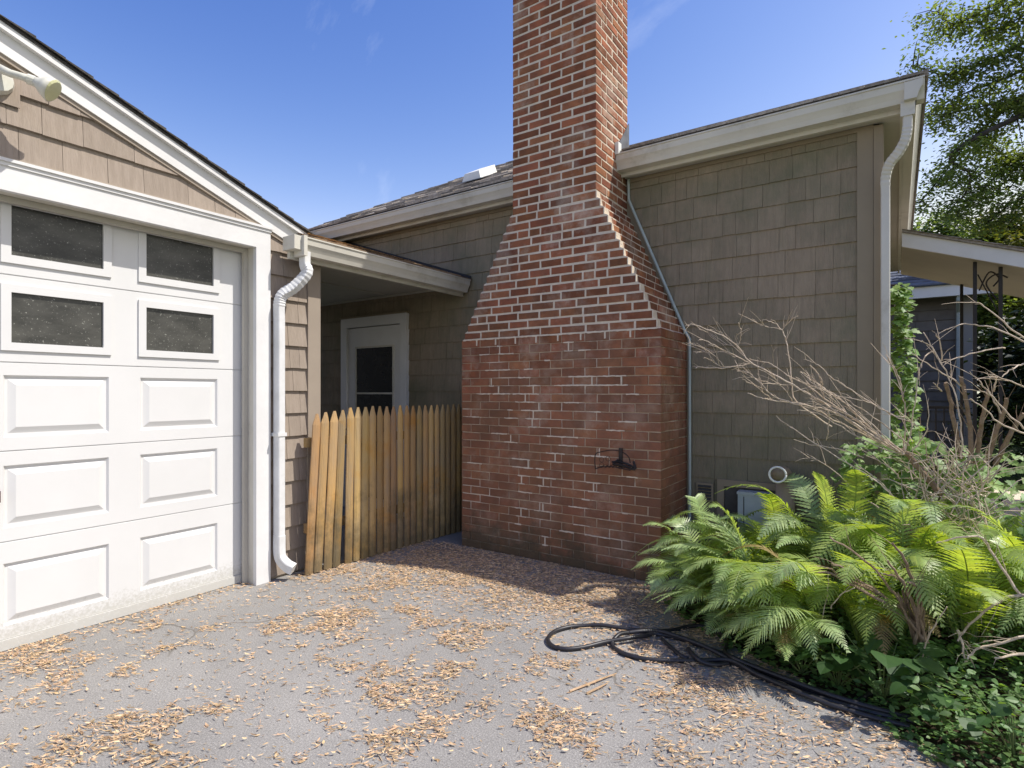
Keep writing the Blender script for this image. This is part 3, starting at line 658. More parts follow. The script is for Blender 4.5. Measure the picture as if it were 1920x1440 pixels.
for k in range(NC):
    xl, xr = ext(k); zc = (k + .5) * CH
    lo = k < NL
    hh = .0600 if lo else .0510; jt = .009 if lo else .0165
    j = lambda: rg.uniform(-.0022, .0022)
    step = NL <= k < NL + NS
    off = 0 if k % 2 == 0 else PB
    # joints of the front
    js = []
    if step:
        base = -2.29 + off + rg.uniform(-.02, .02)
        n = math.ceil((xl - base) / BL) - 1
        x = base + n * BL
        while x < xr + BL:
            js.append(x + rg.uniform(-.012, .012)); x += BL
        if rg.random() < .6 and len(js) > 3:
            q = rg.randrange(1, len(js) - 1); js.insert(q, js[q - 1] + (js[q] - js[q - 1]) * .5)
    else:
        base = (CXL if lo else SXR) + off
        x = base - 30 * BL
        while x < xr + BL:
            js.append(x + rg.uniform(-.003, .003)); x += BL
    js = [a for a in js if xl + .055 < a < xr - .055]
    ed = [xl] + js + [xr]
    for a, c in zip(ed, ed[1:]):
        wdt = c - a - jt
        last = c == xr
        dep = .19 if (last and wdt < .12) else .092
        if rg.random() < .015 and not lo: continue_ = True
        dy = rg.uniform(-.0015, .0015)
        x0 = a + jt / 2 if a != xl else a; x1 = c - jt / 2 if not last else c
        bricks.append(((x0 + x1) / 2, CY + dep / 2 + dy, zc + j() * .5, x1 - x0, dep, hh + j(), 0))
    # right side: its first brick shows the end of the front corner brick
    wlast = ed[-1] - ed[-2]
    y = CY + (.19 if wlast - jt < .12 else .092) + jt
    while y < CB - .03:
        l = BL - jt
        y1 = min(y + l, CB)
        if CB - y1 < .05: y1 = CB
        if y1 - y > .02:
            bricks.append((xr - .046 + rg.uniform(-.0015, .0015), (y + y1) / 2, zc + j() * .5, y1 - y, .092, hh + j(), 1))
        y = y1 + jt
    # left side, plain
    y = CY + .092 + jt
    while y < CB - .03:
        y1 = min(y + BL - jt, CB)
        if y1 - y > .02: bricks.append((xl + .046, (y + y1) / 2, zc, y1 - y, .092, hh, -1))
        y = y1 + jt
def brick_corners(b_):
    x, y, z, l, dpt, h, side = b_
    lx, ly = (l, dpt) if side == 0 else (dpt, l)
    return [(x + sx * lx / 2, y + sy * ly / 2, z + sz * h / 2) for sx in (-1, 1) for sy in (-1, 1) for sz in (-1, 1)]
def vis(b_):
    if b_[6] == -1: return 0
    x, y, z, l, dpt, h, side = b_
    if side == 0:
        vs = [(x - l / 2, CY, z - h / 2), (x + l / 2, CY, z - h / 2), (x + l / 2, CY, z + h / 2), (x - l / 2, CY, z + h / 2)]
    else:
        vs = [(x + dpt / 2, y - l / 2, z - h / 2), (x + dpt / 2, y + l / 2, z - h / 2), (x + dpt / 2, y + l / 2, z + h / 2), (x + dpt / 2, y - l / 2, z + h / 2)]
    return shown_size(vs)
bricks.sort(key=lambda q: -vis(q))
rest = MB()
for i, b_ in enumerate(bricks):
    x, y, z, l, dpt, h, side = b_
    vi = rg.randrange(len(BM)); rot = 0 if side == 0 else (math.pi / 2 if side == 1 else -math.pi / 2)
    if i < 296 and vis(b_) > 60:
        o = bpy.data.objects.new('brick', BM[vi]); col.objects.link(o); o.parent = chim
        o.location = Vector((x, y, z)) - WL[chim.name]; o.scale = (l, dpt, h); o.rotation_euler = (0, 0, rot)
    else:
        c, s = math.cos(rot), math.sin(rot); vs, fs = BV[vi]
        rest.add([(x + c * p[0] * l - s * p[1] * dpt, y + s * p[0] * l + c * p[1] * dpt, z + p[2] * h) for p in vs], fs)
rest.build('brick', M['brick'], chim, kind='stuff')
# smeared pale pointing: on the ledges of the steps and in patches of the old lower joints
sm = MB(); rg = random.Random(9)
def smear(x0, x1, z0, z1, y, t=.0035):
    t += rg.uniform(0, .0012)
    n = max(2, int((x1 - x0) / .02)); up = []; dn = []
    for i in range(n + 1):
        x = x0 + (x1 - x0) * i / n; up.append((x, z1 + rg.uniform(-.0025, .0025))); dn.append((x, z0 + rg.uniform(-.0025, .0025)))
    pl = dn + up[::-1]
    sm.prism(pl, lambda a, b_: (a, y - t, b_), lambda a, b_: (a, y + .004, b_))
# the pale line at the shoulder and the stubs hanging under it
smear(CXL + .02, CXR - .03, NL * CH - .006, NL * CH + .006, CY)
x = CXL + .17
while x < CXR - .15:
    smear(x - .006, x + .007, NL * CH - .055, NL * CH - .004, CY); x += BL
def joint_patch(px, py, hw, vert=True):
    hw *= rg.uniform(.7, 1.4); v = ray(px); t = CY / v.y; X = v.x * t; Z = CAM.z - (py - HOR) / FOC * t
    k = round(Z / CH); z = k * CH
    smear(X - hw, X + hw, z - .0045, z + .0045, CY, .002)
    if vert:
        smear(X - .005, X + .005, z - CH + .004, z - .003, CY, .002); smear(X - hw * .8, X + hw * .8, z - CH - .004, z - CH + .004, CY, .002)
for (px, py, hw, vt) in ((937, 648, .03, True), (1066, 643, .06, True), (1000, 722, .05, True), (985, 742, .11, True), (1000, 768, .07, True), (998, 783, .06, True),
                         (1110, 703, .15, True), (1090, 720, .22, False), (1165, 703, .05, True), (1150, 728, .12, False), (978, 890, .05, True), (1019, 896, .05, True),
                         (977, 952, .05, True), (1041, 848, .07, True), (1113, 905, .06, True), (1120, 1005, .09, False), (1185, 892, .05, False), (1022, 1002, .04, True), (1090, 980, .06, False)):
    joint_patch(px, py, hw, vt)
for i in range(46):
    X = rg.gauss(-2.3, .42); k = rg.randrange(4, 26); hw = rg.uniform(.02, .09)
    if X - hw < CXL + .05 or X + hw > CXR - .05: continue
    smear(X - hw, X + hw, k * CH - .0045, k * CH + .0045, CY, .0015)
    if rg.random() < .4: smear(X - .004, X + .005, k * CH + .004, (k + 1) * CH - .004, CY, .0015)
sm.build('mortar_smear', M['mortar'], chim, kind='stuff')
# step wash on the right hand ledges
sm = MB()
for k in range(NL - 1, NL + NS - 1):
    a, c = ext(k); a2, c2 = ext(k + 1); z = (k + 1) * CH
    sm.hexa([(c2 - .002, CY + .002, z - .006), (c - .004, CY + .002, z - .006), (c - .004, CB - .05, z - .006), (c2 - .002, CB - .05, z - .006),
             (c2 - .002, CY + .004, z + .014), (c - .010, CY + .004, z + .002), (c - .010, CB - .05, z + .002), (c2 - .002, CB - .05, z + .014)])
    sm.hexa([(a + .004, CY + .002, z - .006), (a2 + .002, CY + .002, z - .006), (a2 + .002, CB - .05, z - .006), (a + .004, CB - .05, z - .006),
             (a + .010, CY + .004, z + .002), (a2 + .002, CY + .004, z + .014), (a2 + .002, CB - .05, z + .014), (a + .010, CB - .05, z + .002)])
for k in range(NL, NL + NS):
    a, c = ext(k); z = k * CH; q1 = .075 + .03 * math.sin(k * 2.1)
    sm.hexa([(c - .002, CY - .001, z + .002), (c + .0045, CY + .001, z + .004), (c + .003, CY + q1, z + .006), (c - .002, CY + q1 + .01, z + .002),
             (c - .002, CY - .001, z + CH - .004), (c + .0045, CY + .001, z + CH - .006), (c + .003, CY + q1 - .02, z + CH - .006), (c - .002, CY + q1 - .01, z + CH - .003)])
sm.build('step_wash', M['mortar'], chim, kind='stuff')
b = MB(); b.box((SXL - .03, CY - .03, NC * CH), (SXR + .03, CB + .03, NC * CH + .08)); b.build('cap', M['mortar'], chim)
b = MB()
zf0 = 3.34
b.hexa([(SXR - .001, 4.33, zf0 - .02), (SXR + .006, 4.33, zf0 - .02), (SXR + .006, CB + .02, zf0 + .06), (SXR - .001, CB + .02, zf0 + .06),
        (SXR - .001, 4.36, zf0 + .10), (SXR + .006, 4.36, zf0 + .10), (SXR + .006, CB + .02, zf0 + .32), (SXR - .001, CB + .02, zf0 + .32)])
b.build('flashing', M['flash'], chim)
b = MB(); b.box((SXR, 4.27, 3.30), (SXR + .03, 4.33, 3.40)); b.build('flashing', M['plastic_white'], chim)

# hose hanger on the chimney's face
hg = thing('hose_hanger', 'black wrought wire hose hanger screwed to the chimney brickwork', 'hose holder', (-1.72, CY, .80))
def hp(px, py, y): return at(px, py, y)
fr = MB()
pts = [hp(1116, 879, 3.80), hp(1116, 853, 3.80), hp(1128, 847, 3.80), hp(1148, 844, 3.80), hp(1165, 847, 3.80), hp(1178, 856, 3.80), hp(1182, 868, 3.80)]
fr.tube(smooth_path(pts, 4), .004, 6)
pts = [hp(1116, 879, 3.80), hp(1132, 875, 3.80), hp(1150, 875, 3.80), hp(1168, 879, 3.80), hp(1182, 882, 3.80)]
fr.tube(smooth_path(pts, 4), .0045, 6)
fr.build('front_hoop', M['rust'], hg)
b = MB()
for i in range(9):
    px = 1120 + i * 7; b.tube([hp(px, 877, 3.80), hp(px + 14, 872, 3.91)], .0025, 5)
b.build('tray_wire', M['rust'], hg)
b = MB(); q = hp(1163, 841, 3.905); b.box((q.x - .014, 3.908, .80), (q.x + .014, 3.917, .955)); b.build('back_plate', M['black'], hg)
b = MB()
pts = [hp(1160, 862, 3.90), hp(1150, 870, 3.87), hp(1165, 872, 3.84), hp(1190, 880, 3.80), hp(1188, 866, 3.84)]
b.tube(smooth_path(pts, 4), .009, 7)
b.tube(smooth_path([hp(1148, 866, 3.90), hp(1170, 868, 3.85), hp(1192, 878, 3.86)], 4), .008, 6)
b.build('scroll_arm', M['black'], hg)
b = MB()
for (a, z) in ((1128, 862), (1140, 860), (1128, 872)):
    cpt = hp(a, z, 3.80); b.tube([cpt + Vector((math.cos(t * .7) * .018, 0, math.sin(t * .7) * .018)) for t in range(10)], .002, 5)
b.build('scroll_wire', M['rust'], hg)

# ------------------------------------------------------------------ picket fence
fence = thing('picket_fence', 'low stockade fence of pointed half-round wooden pickets between garage and chimney', 'fence', (-3.58, 3.5, 0))
def picket(y, x, w_, h, leanb, leant, seed, z0=.01):
    r = random.Random(seed); b = MB(); lv = [0, .25, .5, .75, .93, .965, 1.0]
    prof = [(-.5, 0), (-.46, .35), (-.25, .80), (0, 1.0), (.25, .80), (.46, .35), (.5, 0)]
    rings = []
    for t in lv:
        z = z0 + (h - z0) * t
        wk = 1.0 if t <= .93 else (.66 if t < .98 else .30)
        dpt = .019 if t <= .93 else (.014 if t < .98 else .008)
        yc = y + leanb * (1 - t) + leant * t + (r.uniform(-.002, .002)); xc = x + r.uniform(-.0012, .0012)
        rings.append([(xc + dpt * q, yc + w_ * p_ * wk, z) for p_, q in prof])
    vs = [p_ for rr in rings for p_ in rr]; n = len(prof); fs = []
    for i in range(len(lv) - 1):
        for k in range(n): fs.append((i * n + k, i * n + (k + 1) % n, (i + 1) * n + (k + 1) % n, (i + 1) * n + k))
    fs += [tuple(range(n))[::-1], tuple((len(lv) - 1) * n + k for k in range(n))]
    b.add(vs, fs); return b
y = 2.715; rg = random.Random(14); i = 0
while y < 4.50:
    sp_ = .0755 if i else .0755
    t = (y - 2.7) / 1.7
    x = -3.635 + .10 * t
    lean = [-.075, -.072, -.068, -.062, -.022, -.018, -.010][i] if i < 7 else rg.uniform(-.004, .004)
    h = [1.205, 1.215, 1.222, 1.228, 1.245, 1.247, 1.247][i] if i < 7 else 1.25 + rg.uniform(-.004, .004)
    pk = picket(y, x, rg.uniform(.071, .078) if i < 8 else rg.uniform(.068, .076), h, lean, 0, i)
    pk.build('picket', M['picket'], fence)
    y += rg.uniform(.0725, .0765) if i != 1 else .080; i += 1
for z in (.30, .95):
    b = MB(); b.hexa([(-3.72, 2.66, z), (-3.682, 2.66, z), (-3.582, 4.49, z), (-3.62, 4.49, z), (-3.72, 2.66, z + .07), (-3.682, 2.66, z + .07), (-3.582, 4.49, z + .07), (-3.62, 4.49, z + .07)]); b.build('rail', M['picket'], fence)

# ------------------------------------------------------------------ floodlight on the gable
fl = thing('floodlight', 'cream outdoor floodlight with a bell lamp on the garage gable', 'floodlight', (GX, .93, 2.9))
q = lambda px, py, x: Vector((x, ray(px).y * (x / ray(px).x), CAM.z - (py - HOR) / FOC * (x / ray(px).x)))
b = MB(); c0 = q(-8, 150, GX + .02)
b.tube([Vector((GX + .018, c0.y, c0.z)), Vector((GX + .06, c0.y, c0.z))], [.075, .062], 14); b.build('base', M['lamp_white'], fl, smooth=False)
b = MB(); b.tube([q(-2, 128, -3.70), q(20, 138, -3.66), q(42, 144, -3.62), q(58, 150, -3.59)], [.022, .019, .018, .02], 10); b.build('arm', M['lamp_white'], fl, smooth=True)
b = MB(); b.tube([q(52, 148, -3.60), q(66, 153, -3.585)], [.026, .026], 12); b.build('socket', M['lamp_white'], fl)
b = MB(); b.tube([q(63, 152, -3.59), q(72, 156, -3.575), q(86, 163, -3.55), q(98, 170, -3.535)], [.022, .028, .050, .062], 18); b.build('lamp_bell', M['lamp_white'], fl, smooth=True)
b = MB(); b.tube([q(98, 170, -3.535), q(101, 172, -3.531)], [.060, .052], 18); b.build('lens', M['lamp_glass'], fl)
b = MB(); b.box((GX + .018, .86, 2.84), (GX + .026, .99, 3.02)); b.build('mounting_plate', M['shingle_garage'], fl)

# ------------------------------------------------------------------ small things at the foot of the right wall
bw = thing('basement_window', 'dark sunk basement opening with a taupe frame low in the house wall', 'window', (-.88, HY, .3))
x0, x1, z0, z1 = -1.14, -.56, .25, .70
b = MB(); b.box((x0, HY - .035, z0), (x0 + .05, HY - .001, z1)); b.box((x1 - .05, HY - .035, z0), (x1, HY - .001, z1)); b.box((x0 + .05, HY - .035, z1 - .05), (x1 - .05, HY - .001, z1)); b.build('frame', M['taupe'], bw)
b = MB(); b.box((x0 + .05, HY - .020, z0), (x1 - .05, HY - .016, z1 - .05)); b.build('pane', M['panel_dark'], bw)
ub = thing('utility_box', 'pale grey utility box on the house wall behind the ferns', 'utility box', (-.87, HY - .05, .35))
b = MB(); b.box((-.97, HY - .12, .36), (-.76, HY - .022, .625)); b.build('case', M['box_grey'], ub)
b = MB(); b.box((-.975, HY - .128, .615), (-.755, HY - .022, .635)); b.build('lid', M['box_grey'], ub)
b = MB(); b.box((-.93, HY - .124, .40), (-.925, HY - .119, .60)); b.build('seam', M['panel_dark'], ub)
vt = thing('wall_vent', 'small dark square vent grille beside the white pipe moulding', 'vent', (-1.24, HY, .55))
b = MB(); b.box((-1.30, HY - .03, .52), (-1.17, HY - .014, .66)); b.build('frame', M['taupe'], vt)
for i in range(5):
    b = MB(); b.hexa([(-1.285, HY - .042, .532 + i * .024), (-1.185, HY - .042, .532 + i * .024), (-1.185, HY - .031, .545 + i * .024), (-1.285, HY - .031, .545 + i * .024),
                      (-1.285, HY - .042, .536 + i * .024), (-1.185, HY - .042, .536 + i * .024), (-1.185, HY - .031, .549 + i * .024), (-1.285, HY - .031, .549 + i * .024)]); b.build('slat', M['panel_dark'], vt)
pp = thing('exhaust_pipe', 'beige vent pipe with a round white open mouth against the right wall', 'pipe', (-.66, 4.38, .2))
c = at(1458, 890, 4.22)
b = MB(); b.tube([(c.x + .02, 4.40, .15), (c.x + .02, 4.40, c.z - .075)], .062, 20); b.build('riser', M['taupe_light'], pp, smooth=True)
b = MB(); b.tube(smooth_path([(c.x + .02, 4.40, c.z - .08), (c.x + .02, 4.40, c.z - .03), (c.x + .012, 4.36, c.z - .005), (c.x, 4.26, c.z)], 5), .050, 20); b.build('elbow', M['taupe'], pp, smooth=True)
rim = MB(); n = 28; dirv = (Vector((c.x, 4.24, c.z)) - CAM); dirv = Vector((.1, -1, 0)).normalized(); sx = Vector((1, .1, 0)).normalized()
ringv = []
for k in range(n + 1):
    a = 2 * math.pi * k / n; ringv.append(c + sx * math.cos(a) * .052 + Vector((0, 0, 1)) * math.sin(a) * .052)
rim.tube(ringv, .007, 8); rim.build('mouth_rim', M['plastic_white'], pp, smooth=True)

# ------------------------------------------------------------------ porch behind on the right
porch = thing('side_porch', 'lean-to side porch with white fascia and cream ceiling on black iron posts', 'porch', (1.0, 7.3, 0))
pzf = lambda x: 2.78 - .355 * x
X0, X1 = .045, 2.9
def sl_box(xa, xb, ya, yb, lo, hi, name, m):
    return MB().hexa([(xa, ya, pzf(xa) + lo), (xb, ya, pzf(xb) + lo), (xb, yb, pzf(xb) + lo), (xa, yb, pzf(xa) + lo), (xa, ya, pzf(xa) + hi), (xb, ya, pzf(xb) + hi), (xb, yb, pzf(xb) + hi), (xa, yb, pzf(xa) + hi)]).build(name, m, porch)
sl_box(X0, X1, 6.58, 6.61, 0, .135, 'fascia', M['white'])
sl_box(X0, X1, 6.612, 8.12, .0, .02, 'ceiling', M['soffit'])
pr = sl_box(X0, X1, 6.56, 8.16, .137, .16, 'roof_deck', M['roof'])
rg = random.Random(4); b = MB(); x = X0
while x < X1:
    b.hexa([(x, 6.55, pzf(x) + .16), (x + .17, 6.55, pzf(x + .17) + .16), (x + .17, 8.17, pzf(x + .17) + .16), (x, 8.17, pzf(x) + .16),
            (x, 6.55, pzf(x) + .162), (x + .17, 6.55, pzf(x + .17) + .172), (x + .17, 8.17, pzf(x + .17) + .172), (x, 8.17, pzf(x) + .162)]); x += .14
b.build('roof_shingle', M['roof'], pr, kind='stuff')
for (px, Y) in ((1828, 6.70), (1876, 6.72), (1803, 8.0)):
    X = (ray(px) * (Y / ray(px).y)).x
    b = MB(); b.box((X - .014, Y - .014, 0), (X + .014, Y + .014, pzf(X) - .002)); b.build('iron_post', M['black'], porch)
X = (ray(1828) * (6.7 / ray(1828).y)).x; X2 = (ray(1876) * (6.72 / ray(1876).y)).x
b = MB()
b.tube(smooth_path([(X + .03, 6.7, 2.30), (X + .10, 6.7, 2.46), (X + .17, 6.71, 2.40), (X + .13, 6.71, 2.33)], 6), .007, 6)
b.tube(smooth_path([(X2 - .02, 6.72, 2.20), (X2 - .10, 6.72, 2.36), (X2 - .03, 6.72, 2.44), (X2 + .05, 6.72, 2.40)], 6), .007, 6)
b.tube([(X + .02, 6.7, 2.45), (X2 - .02, 6.72, 2.10)], .006, 6)
b.build('iron_scroll', M['black'], porch)
Xa = (ray(1738) * (8.0 / ray(1738).y)).x; Xb = (ray(1803) * (8.0 / ray(1803).y)).x
b = MB(); b.box((Xa, 7.985, 1.18), (Xb, 8.015, 1.21)); b.build('railing_bar', M['black'], porch); b = MB(); b.box((Xa, 7.985, .40), (Xb, 8.015, .42)); b.build('railing_bar', M['black'], porch)
i = 0; x = Xa
while x < Xb:
    b = MB(); b.box((x, 7.992, .42), (x + .014, 8.008, 1.18)); b.build('baluster', M['black'], porch); x += .075
b = MB(); b.box((.02, 6.9, 0), (2.9, 8.3, .28)); b.build('porch_floor', M['mortar'], porch)
lt = thing('wall_lantern', 'small black lantern hanging on the side of the house by the vine', 'lantern', (-.03, 6.0, 2.2))
c = at(1690, 568, 6.0)
b = MB(); b.prism([(-.045, 0), (.045, 0), (.06, .14), (-.06, .14)], lambda a, z: (c.x + a, 5.95, c.z + z - .07), lambda a, z: (c.x + a, 6.05, c.z + z - .07)); b.build('glass_cage', M['glass'], lt)
b = MB(); b.box((c.x - .075, 5.93, c.z + .07), (c.x + .075, 6.07, c.z + .09)); b.tube([(c.x, 6, c.z + .09), (c.x, 6, c.z + .16), (XR, 6, c.z + .16)], .01, 6); b.build('bracket', M['black'], lt)

# neighbouring house
nh = thing('neighbour_house', 'grey shingled neighbouring house with bluish roof seen beyond the side porch', 'house', (-2, 15, 0))
NY = 13.0; NXR = 1.12
b = MB(); b.box((-7, NY, 0), (NXR, NY + 6, 3.12)); nw = b.build('wall', M['neighbour'], nh)
rg = random.Random(6); sb = []
z = .1
while z < 3.05:
    x = -1.9
    while x < NXR - .12:
        x1 = min(x + rg.uniform(.5, 1.1), NXR - .12)
        h = MB().hexa([(x, NY - .03, z), (x1 - .008, NY - .03, z), (x1 - .008, NY, z), (x, NY, z), (x, NY - .006, z + .19), (x1 - .008, NY - .006, z + .19), (x1 - .008, NY, z + .19), (x, NY, z + .19)])
        sb.append((h.v, h.f)); x = x1
    z += .185
pieces(sb, 'siding_board', M['neighbour'], nw, limit=80, small=100)
b = MB(); b.box((NXR - .12, NY - .035, 0), (NXR + .03, NY + .1, 3.1)); b.build('corner_board', mat('grey_corner', (.26, .25, .24), rough=.8), nh)
b = MB(); b.box((-7.3, NY - .45, 3.06), (NXR + .35, NY - .42, 3.26)); b.build('fascia', M['white'], nh)
b = MB(); b.box((-7.3, NY - .42, 3.10), (NXR + .35, NY - .002, 3.12)); b.build('soffit', M['soffit'], nh)
b = MB(); b.hexa([(-7.4, NY - .5, 3.26), (NXR + .4, NY - .5, 3.26), (NXR - 3, NY + 3, 4.9), (-4, NY + 3, 4.9), (-7.4, NY - .5, 3.28), (NXR + .4, NY - .5, 3.28), (NXR - 3, NY + 3, 4.95), (-4, NY + 3, 4.95)]); nroof = b.build('roof', M['roof_blue'], nh)
b = MB(); rg = random.Random(12)
for i in range(20):
    s0 = i * .17; x = -2 ; f = s0 / 3.5
    while x < NXR + .4 - f * 3.4:
        x1 = x + rg.uniform(.2, .5); za = 3.28 + 1.64 * f; zb_ = za + .09
        b.hexa([(x, NY - .5 + s0, za), (x1, NY - .5 + s0, za), (x1, NY - .3 + s0, zb_), (x, NY - .3 + s0, zb_), (x, NY - .5 + s0, za + .02), (x1, NY - .5 + s0, za + .02), (x1, NY - .3 + s0, zb_ + .005), (x, NY - .3 + s0, zb_ + .005)]); x = x1
b.build('roof_shingle', M['roof_blue'], nroof, kind='stuff')
X = (ray(1797) * (NY / ray(1797).y)).x
b = MB(); b.tube([(X - .02, NY - .38, 3.08), (X - .02, NY - .38, 3.0), (X, NY - .08, 2.8), (X, NY - .08, .1)], .04, 8); b.build('downspout', M['box_grey'], nh)

# ------------------------------------------------------------------ garden hose
hose = MB(); ZP = lambda x, y, z=.013: gp(960 + x / 3.2, 1080 + y / 3.2) + Vector((0, 0, z))
def hz(pts, r=.0115, k=7):
    P = smooth_path([ZP(*p) for p in pts], k); hose.tube(P, r, 10)
hz([(2420, 905, .02), (2180, 850, .018), (1920, 772), (1700, 705), (1450, 602), (1250, 505, .03), (1100, 440, .036), (900, 366, .03), (820, 348, .013), (690, 332), (540, 316, .02), (430, 312), (330, 322), (250, 350), (215, 395), (250, 438), (330, 452), (430, 442), (560, 418, .02), (700, 405, .03), (790, 385, .022), (860, 362, .014), (1000, 390, .013), (1200, 456, .013), (1350, 520), (1550, 612), (1920, 750), (2150, 815), (2380, 870)])
hz([(700, 372, .03), (640, 392, .036), (600, 425, .012), (660, 475), (770, 508), (900, 522), (1060, 524), (1200, 520), (1320, 545, .03), (1480, 625, .026), (1700, 722, .026), (1920, 800, .018), (2150, 868, .016), (2400, 930, .016)])
hz([(700, 372, .03), (790, 366, .034), (900, 352, .02), (960, 340, .013), (1080, 314), (1180, 322), (1250, 362), (1288, 420), (1278, 480, .02), (1330, 540, .04), (1460, 590, .035), (1620, 650, .033), (1800, 715, .03), (1940, 765, .03), (2160, 832, .03), (2400, 880, .02)])
hz([(900, 392, .013), (950, 440), (1010, 490), (1055, 510, .01)], .0105)
hz([(1058, 452), (1075, 495, .03), (1130, 540, .026), (1210, 552, .016), (1300, 540, .013)])
hz([(1920, 790), (2020, 800), (2120, 740), (2250, 640), (2380, 580)], .011)
ho = hose.build('garden_hose', M['hose'], smooth=True); tag(ho, 'black rubber garden hose looped on the driveway beside the ferns', 'hose')

# ------------------------------------------------------------------ leaf litter and sticks
rg = random.Random(99); lb = MB(); n = 0
def dens(x, y):
    v = noise.noise(Vector((x * 1.5, y * 1.5, 3.3))) * .6 + noise.noise(Vector((x * 4.2, y * 4.2, 7.1))) * .75 + noise.noise(Vector((x * 11, y * 11, 1.7))) * .45
    d_ = max(0, v - .10) * 2.2 + .055
    # the drift that has gathered in the corner before the chimney
    k = math.exp(-((y - 3.35) / .38) ** 2) * (1 / (1 + math.exp((x + 1.45) * 9))) * (1 / (1 + math.exp((-3.35 - x) * 9)))
    d_ += 1.3 * k * (0.75 + noise.noise(Vector((x * 6, y * 6, 0))))
    d_ += .5 * math.exp(-(x + 3.62) ** 2 / .02) * (1 if 2.5 < y < 3.9 else 0) + .35 * math.exp(-(x + 3.86) ** 2 / .006)
    k2 = math.exp(-((x + .1) / .5) ** 2 - ((y - 2.45) / .35) ** 2); d_ += .30 * k2
    k3 = math.exp(-((x + 1.0) / .35) ** 2 - ((y - 2.95) / .3) ** 2); d_ += .35 * k3
    k4 = math.exp(-((y - 3.8) / .3) ** 2) if x > -3.4 and x < -1.3 else 0; d_ += .55 * k4
    return d_
tries = 0
while n < 31000 and tries < 600000:
    tries += 1
    x = rg.uniform(-3.88, .9); y = rg.uniform(.35, 3.9)
    if not inside_drive(x, y) or rg.random() > dens(x, y): continue
    if x < -3.7 and y > 2.28: continue
    q_ = proj((x, y, 0))
    if q_ is None or q_[0] < -80 or q_[0] > 2000 or q_[1] > 1520: continue
    a = rg.uniform(0, 6.28)
    if rg.random() < .55: a = rg.gauss(.5, .5)
    l = rg.uniform(.005, .019); w_ = rg.uniform(.0010, .0030); c, s = math.cos(a), math.sin(a)
    if rg.random() < .14: l *= 1.8; w_ *= .7
    if rg.random() < .10: l = rg.uniform(.009, .020); w_ = rg.uniform(.003, .006)
    z = .002 + rg.uniform(0, .010); cu = rg.uniform(0, .009)
    P = [(x - c * l, y - s * l, z + cu), (x - c * l * .3 + s * w_, y - s * l * .3 - c * w_, z + .001), (x + c * l * .4 + s * w_ * .8, y + s * l * .4 - c * w_ * .8, z), (x + c * l, y + s * l, z + cu * rg.random()),
         (x + c * l * .4 - s * w_ * .8, y + s * l * .4 + c * w_ * .8, z + .003), (x - c * l * .3 - s * w_, y - s * l * .3 + c * w_, z + .002)]
    lb.add(P, [(0, 1, 5), (1, 2, 4, 5), (2, 3, 4)]); n += 1
lo_ = lb.build('leaf_litter', M['litter'], kind='stuff'); tag(lo_, 'dry tan leaf bits and seed husks scattered over the driveway', 'leaf litter')
for k, (a, b_, lab) in enumerate((((1068, 1299), (1156, 1266), 'long pale dry stick lying on the driveway below the hose'), ((1100, 1303), (1140, 1284), 'short pale twig beside the long dry stick on the driveway'))):
    A = gp(*a) + Vector((0, 0, .007)); B = gp(*b_) + Vector((0, 0, .009)); mid = (A + B) / 2 + Vector((.008, .006, .004))
    tag(MB().tube(smooth_path([A, mid, B], 4), [.0052] * 5 + [.004, .0035, .003, .002], 6).build('stick', M['litter']), lab, 'stick')

# ------------------------------------------------------------------ leaves and plants
def leaf(mb, p, d, nrm, l, w_, shape='oval', fold=.15):
    d = d.normalized(); sd_ = d.cross(nrm)
    if sd_.length < 1e-4: sd_ = Vector((1, 0, 0))
    sd_.normalize(); up = sd_.cross(d)
    if shape == 'dia':
        mb.add([p, p + d * l * .45 + sd_ * w_ / 2 + up * fold * w_, p + d * l, p + d * l * .45 - sd_ * w_ / 2 + up * fold * w_], [(0, 1, 2, 3)]); return
    if shape == 'heart':
        pr = [(0, .02), (-.08, .25), (.06, .46), (.32, .50), (.62, .36), (.86, .14), (1.0, 0)]
    elif shape == 'lobed':
        pr = [(0, .03), (-.05, .30), (.14, .34), (.16, .52), (.38, .44), (.45, .30), (.62, .38), (.70, .20), (1.0, 0)]
    else:
        pr = [(0, .02), (.15, .30), (.4, .46), (.7, .34), (.9, .12), (1, 0)]
    n = len(pr); vs = []
    for t, h in pr: vs.append(p + d * t * l + sd_ * h * w_ + up * (fold * h * w_ - .12 * t * t * l))
    for t, h in pr: vs.append(p + d * t * l + up * (-.12 * t * t * l))
    for t, h in pr: vs.append(p + d * t * l - sd_ * h * w_ + up * (fold * h * w_ - .12 * t * t * l))
    fs = [(i, i + 1, n + i + 1, n + i) for i in range(n - 1)] + [(n + i, n + i + 1, 2 * n + i + 1, 2 * n + i) for i in range(n - 1)]
    mb.add(vs, fs)
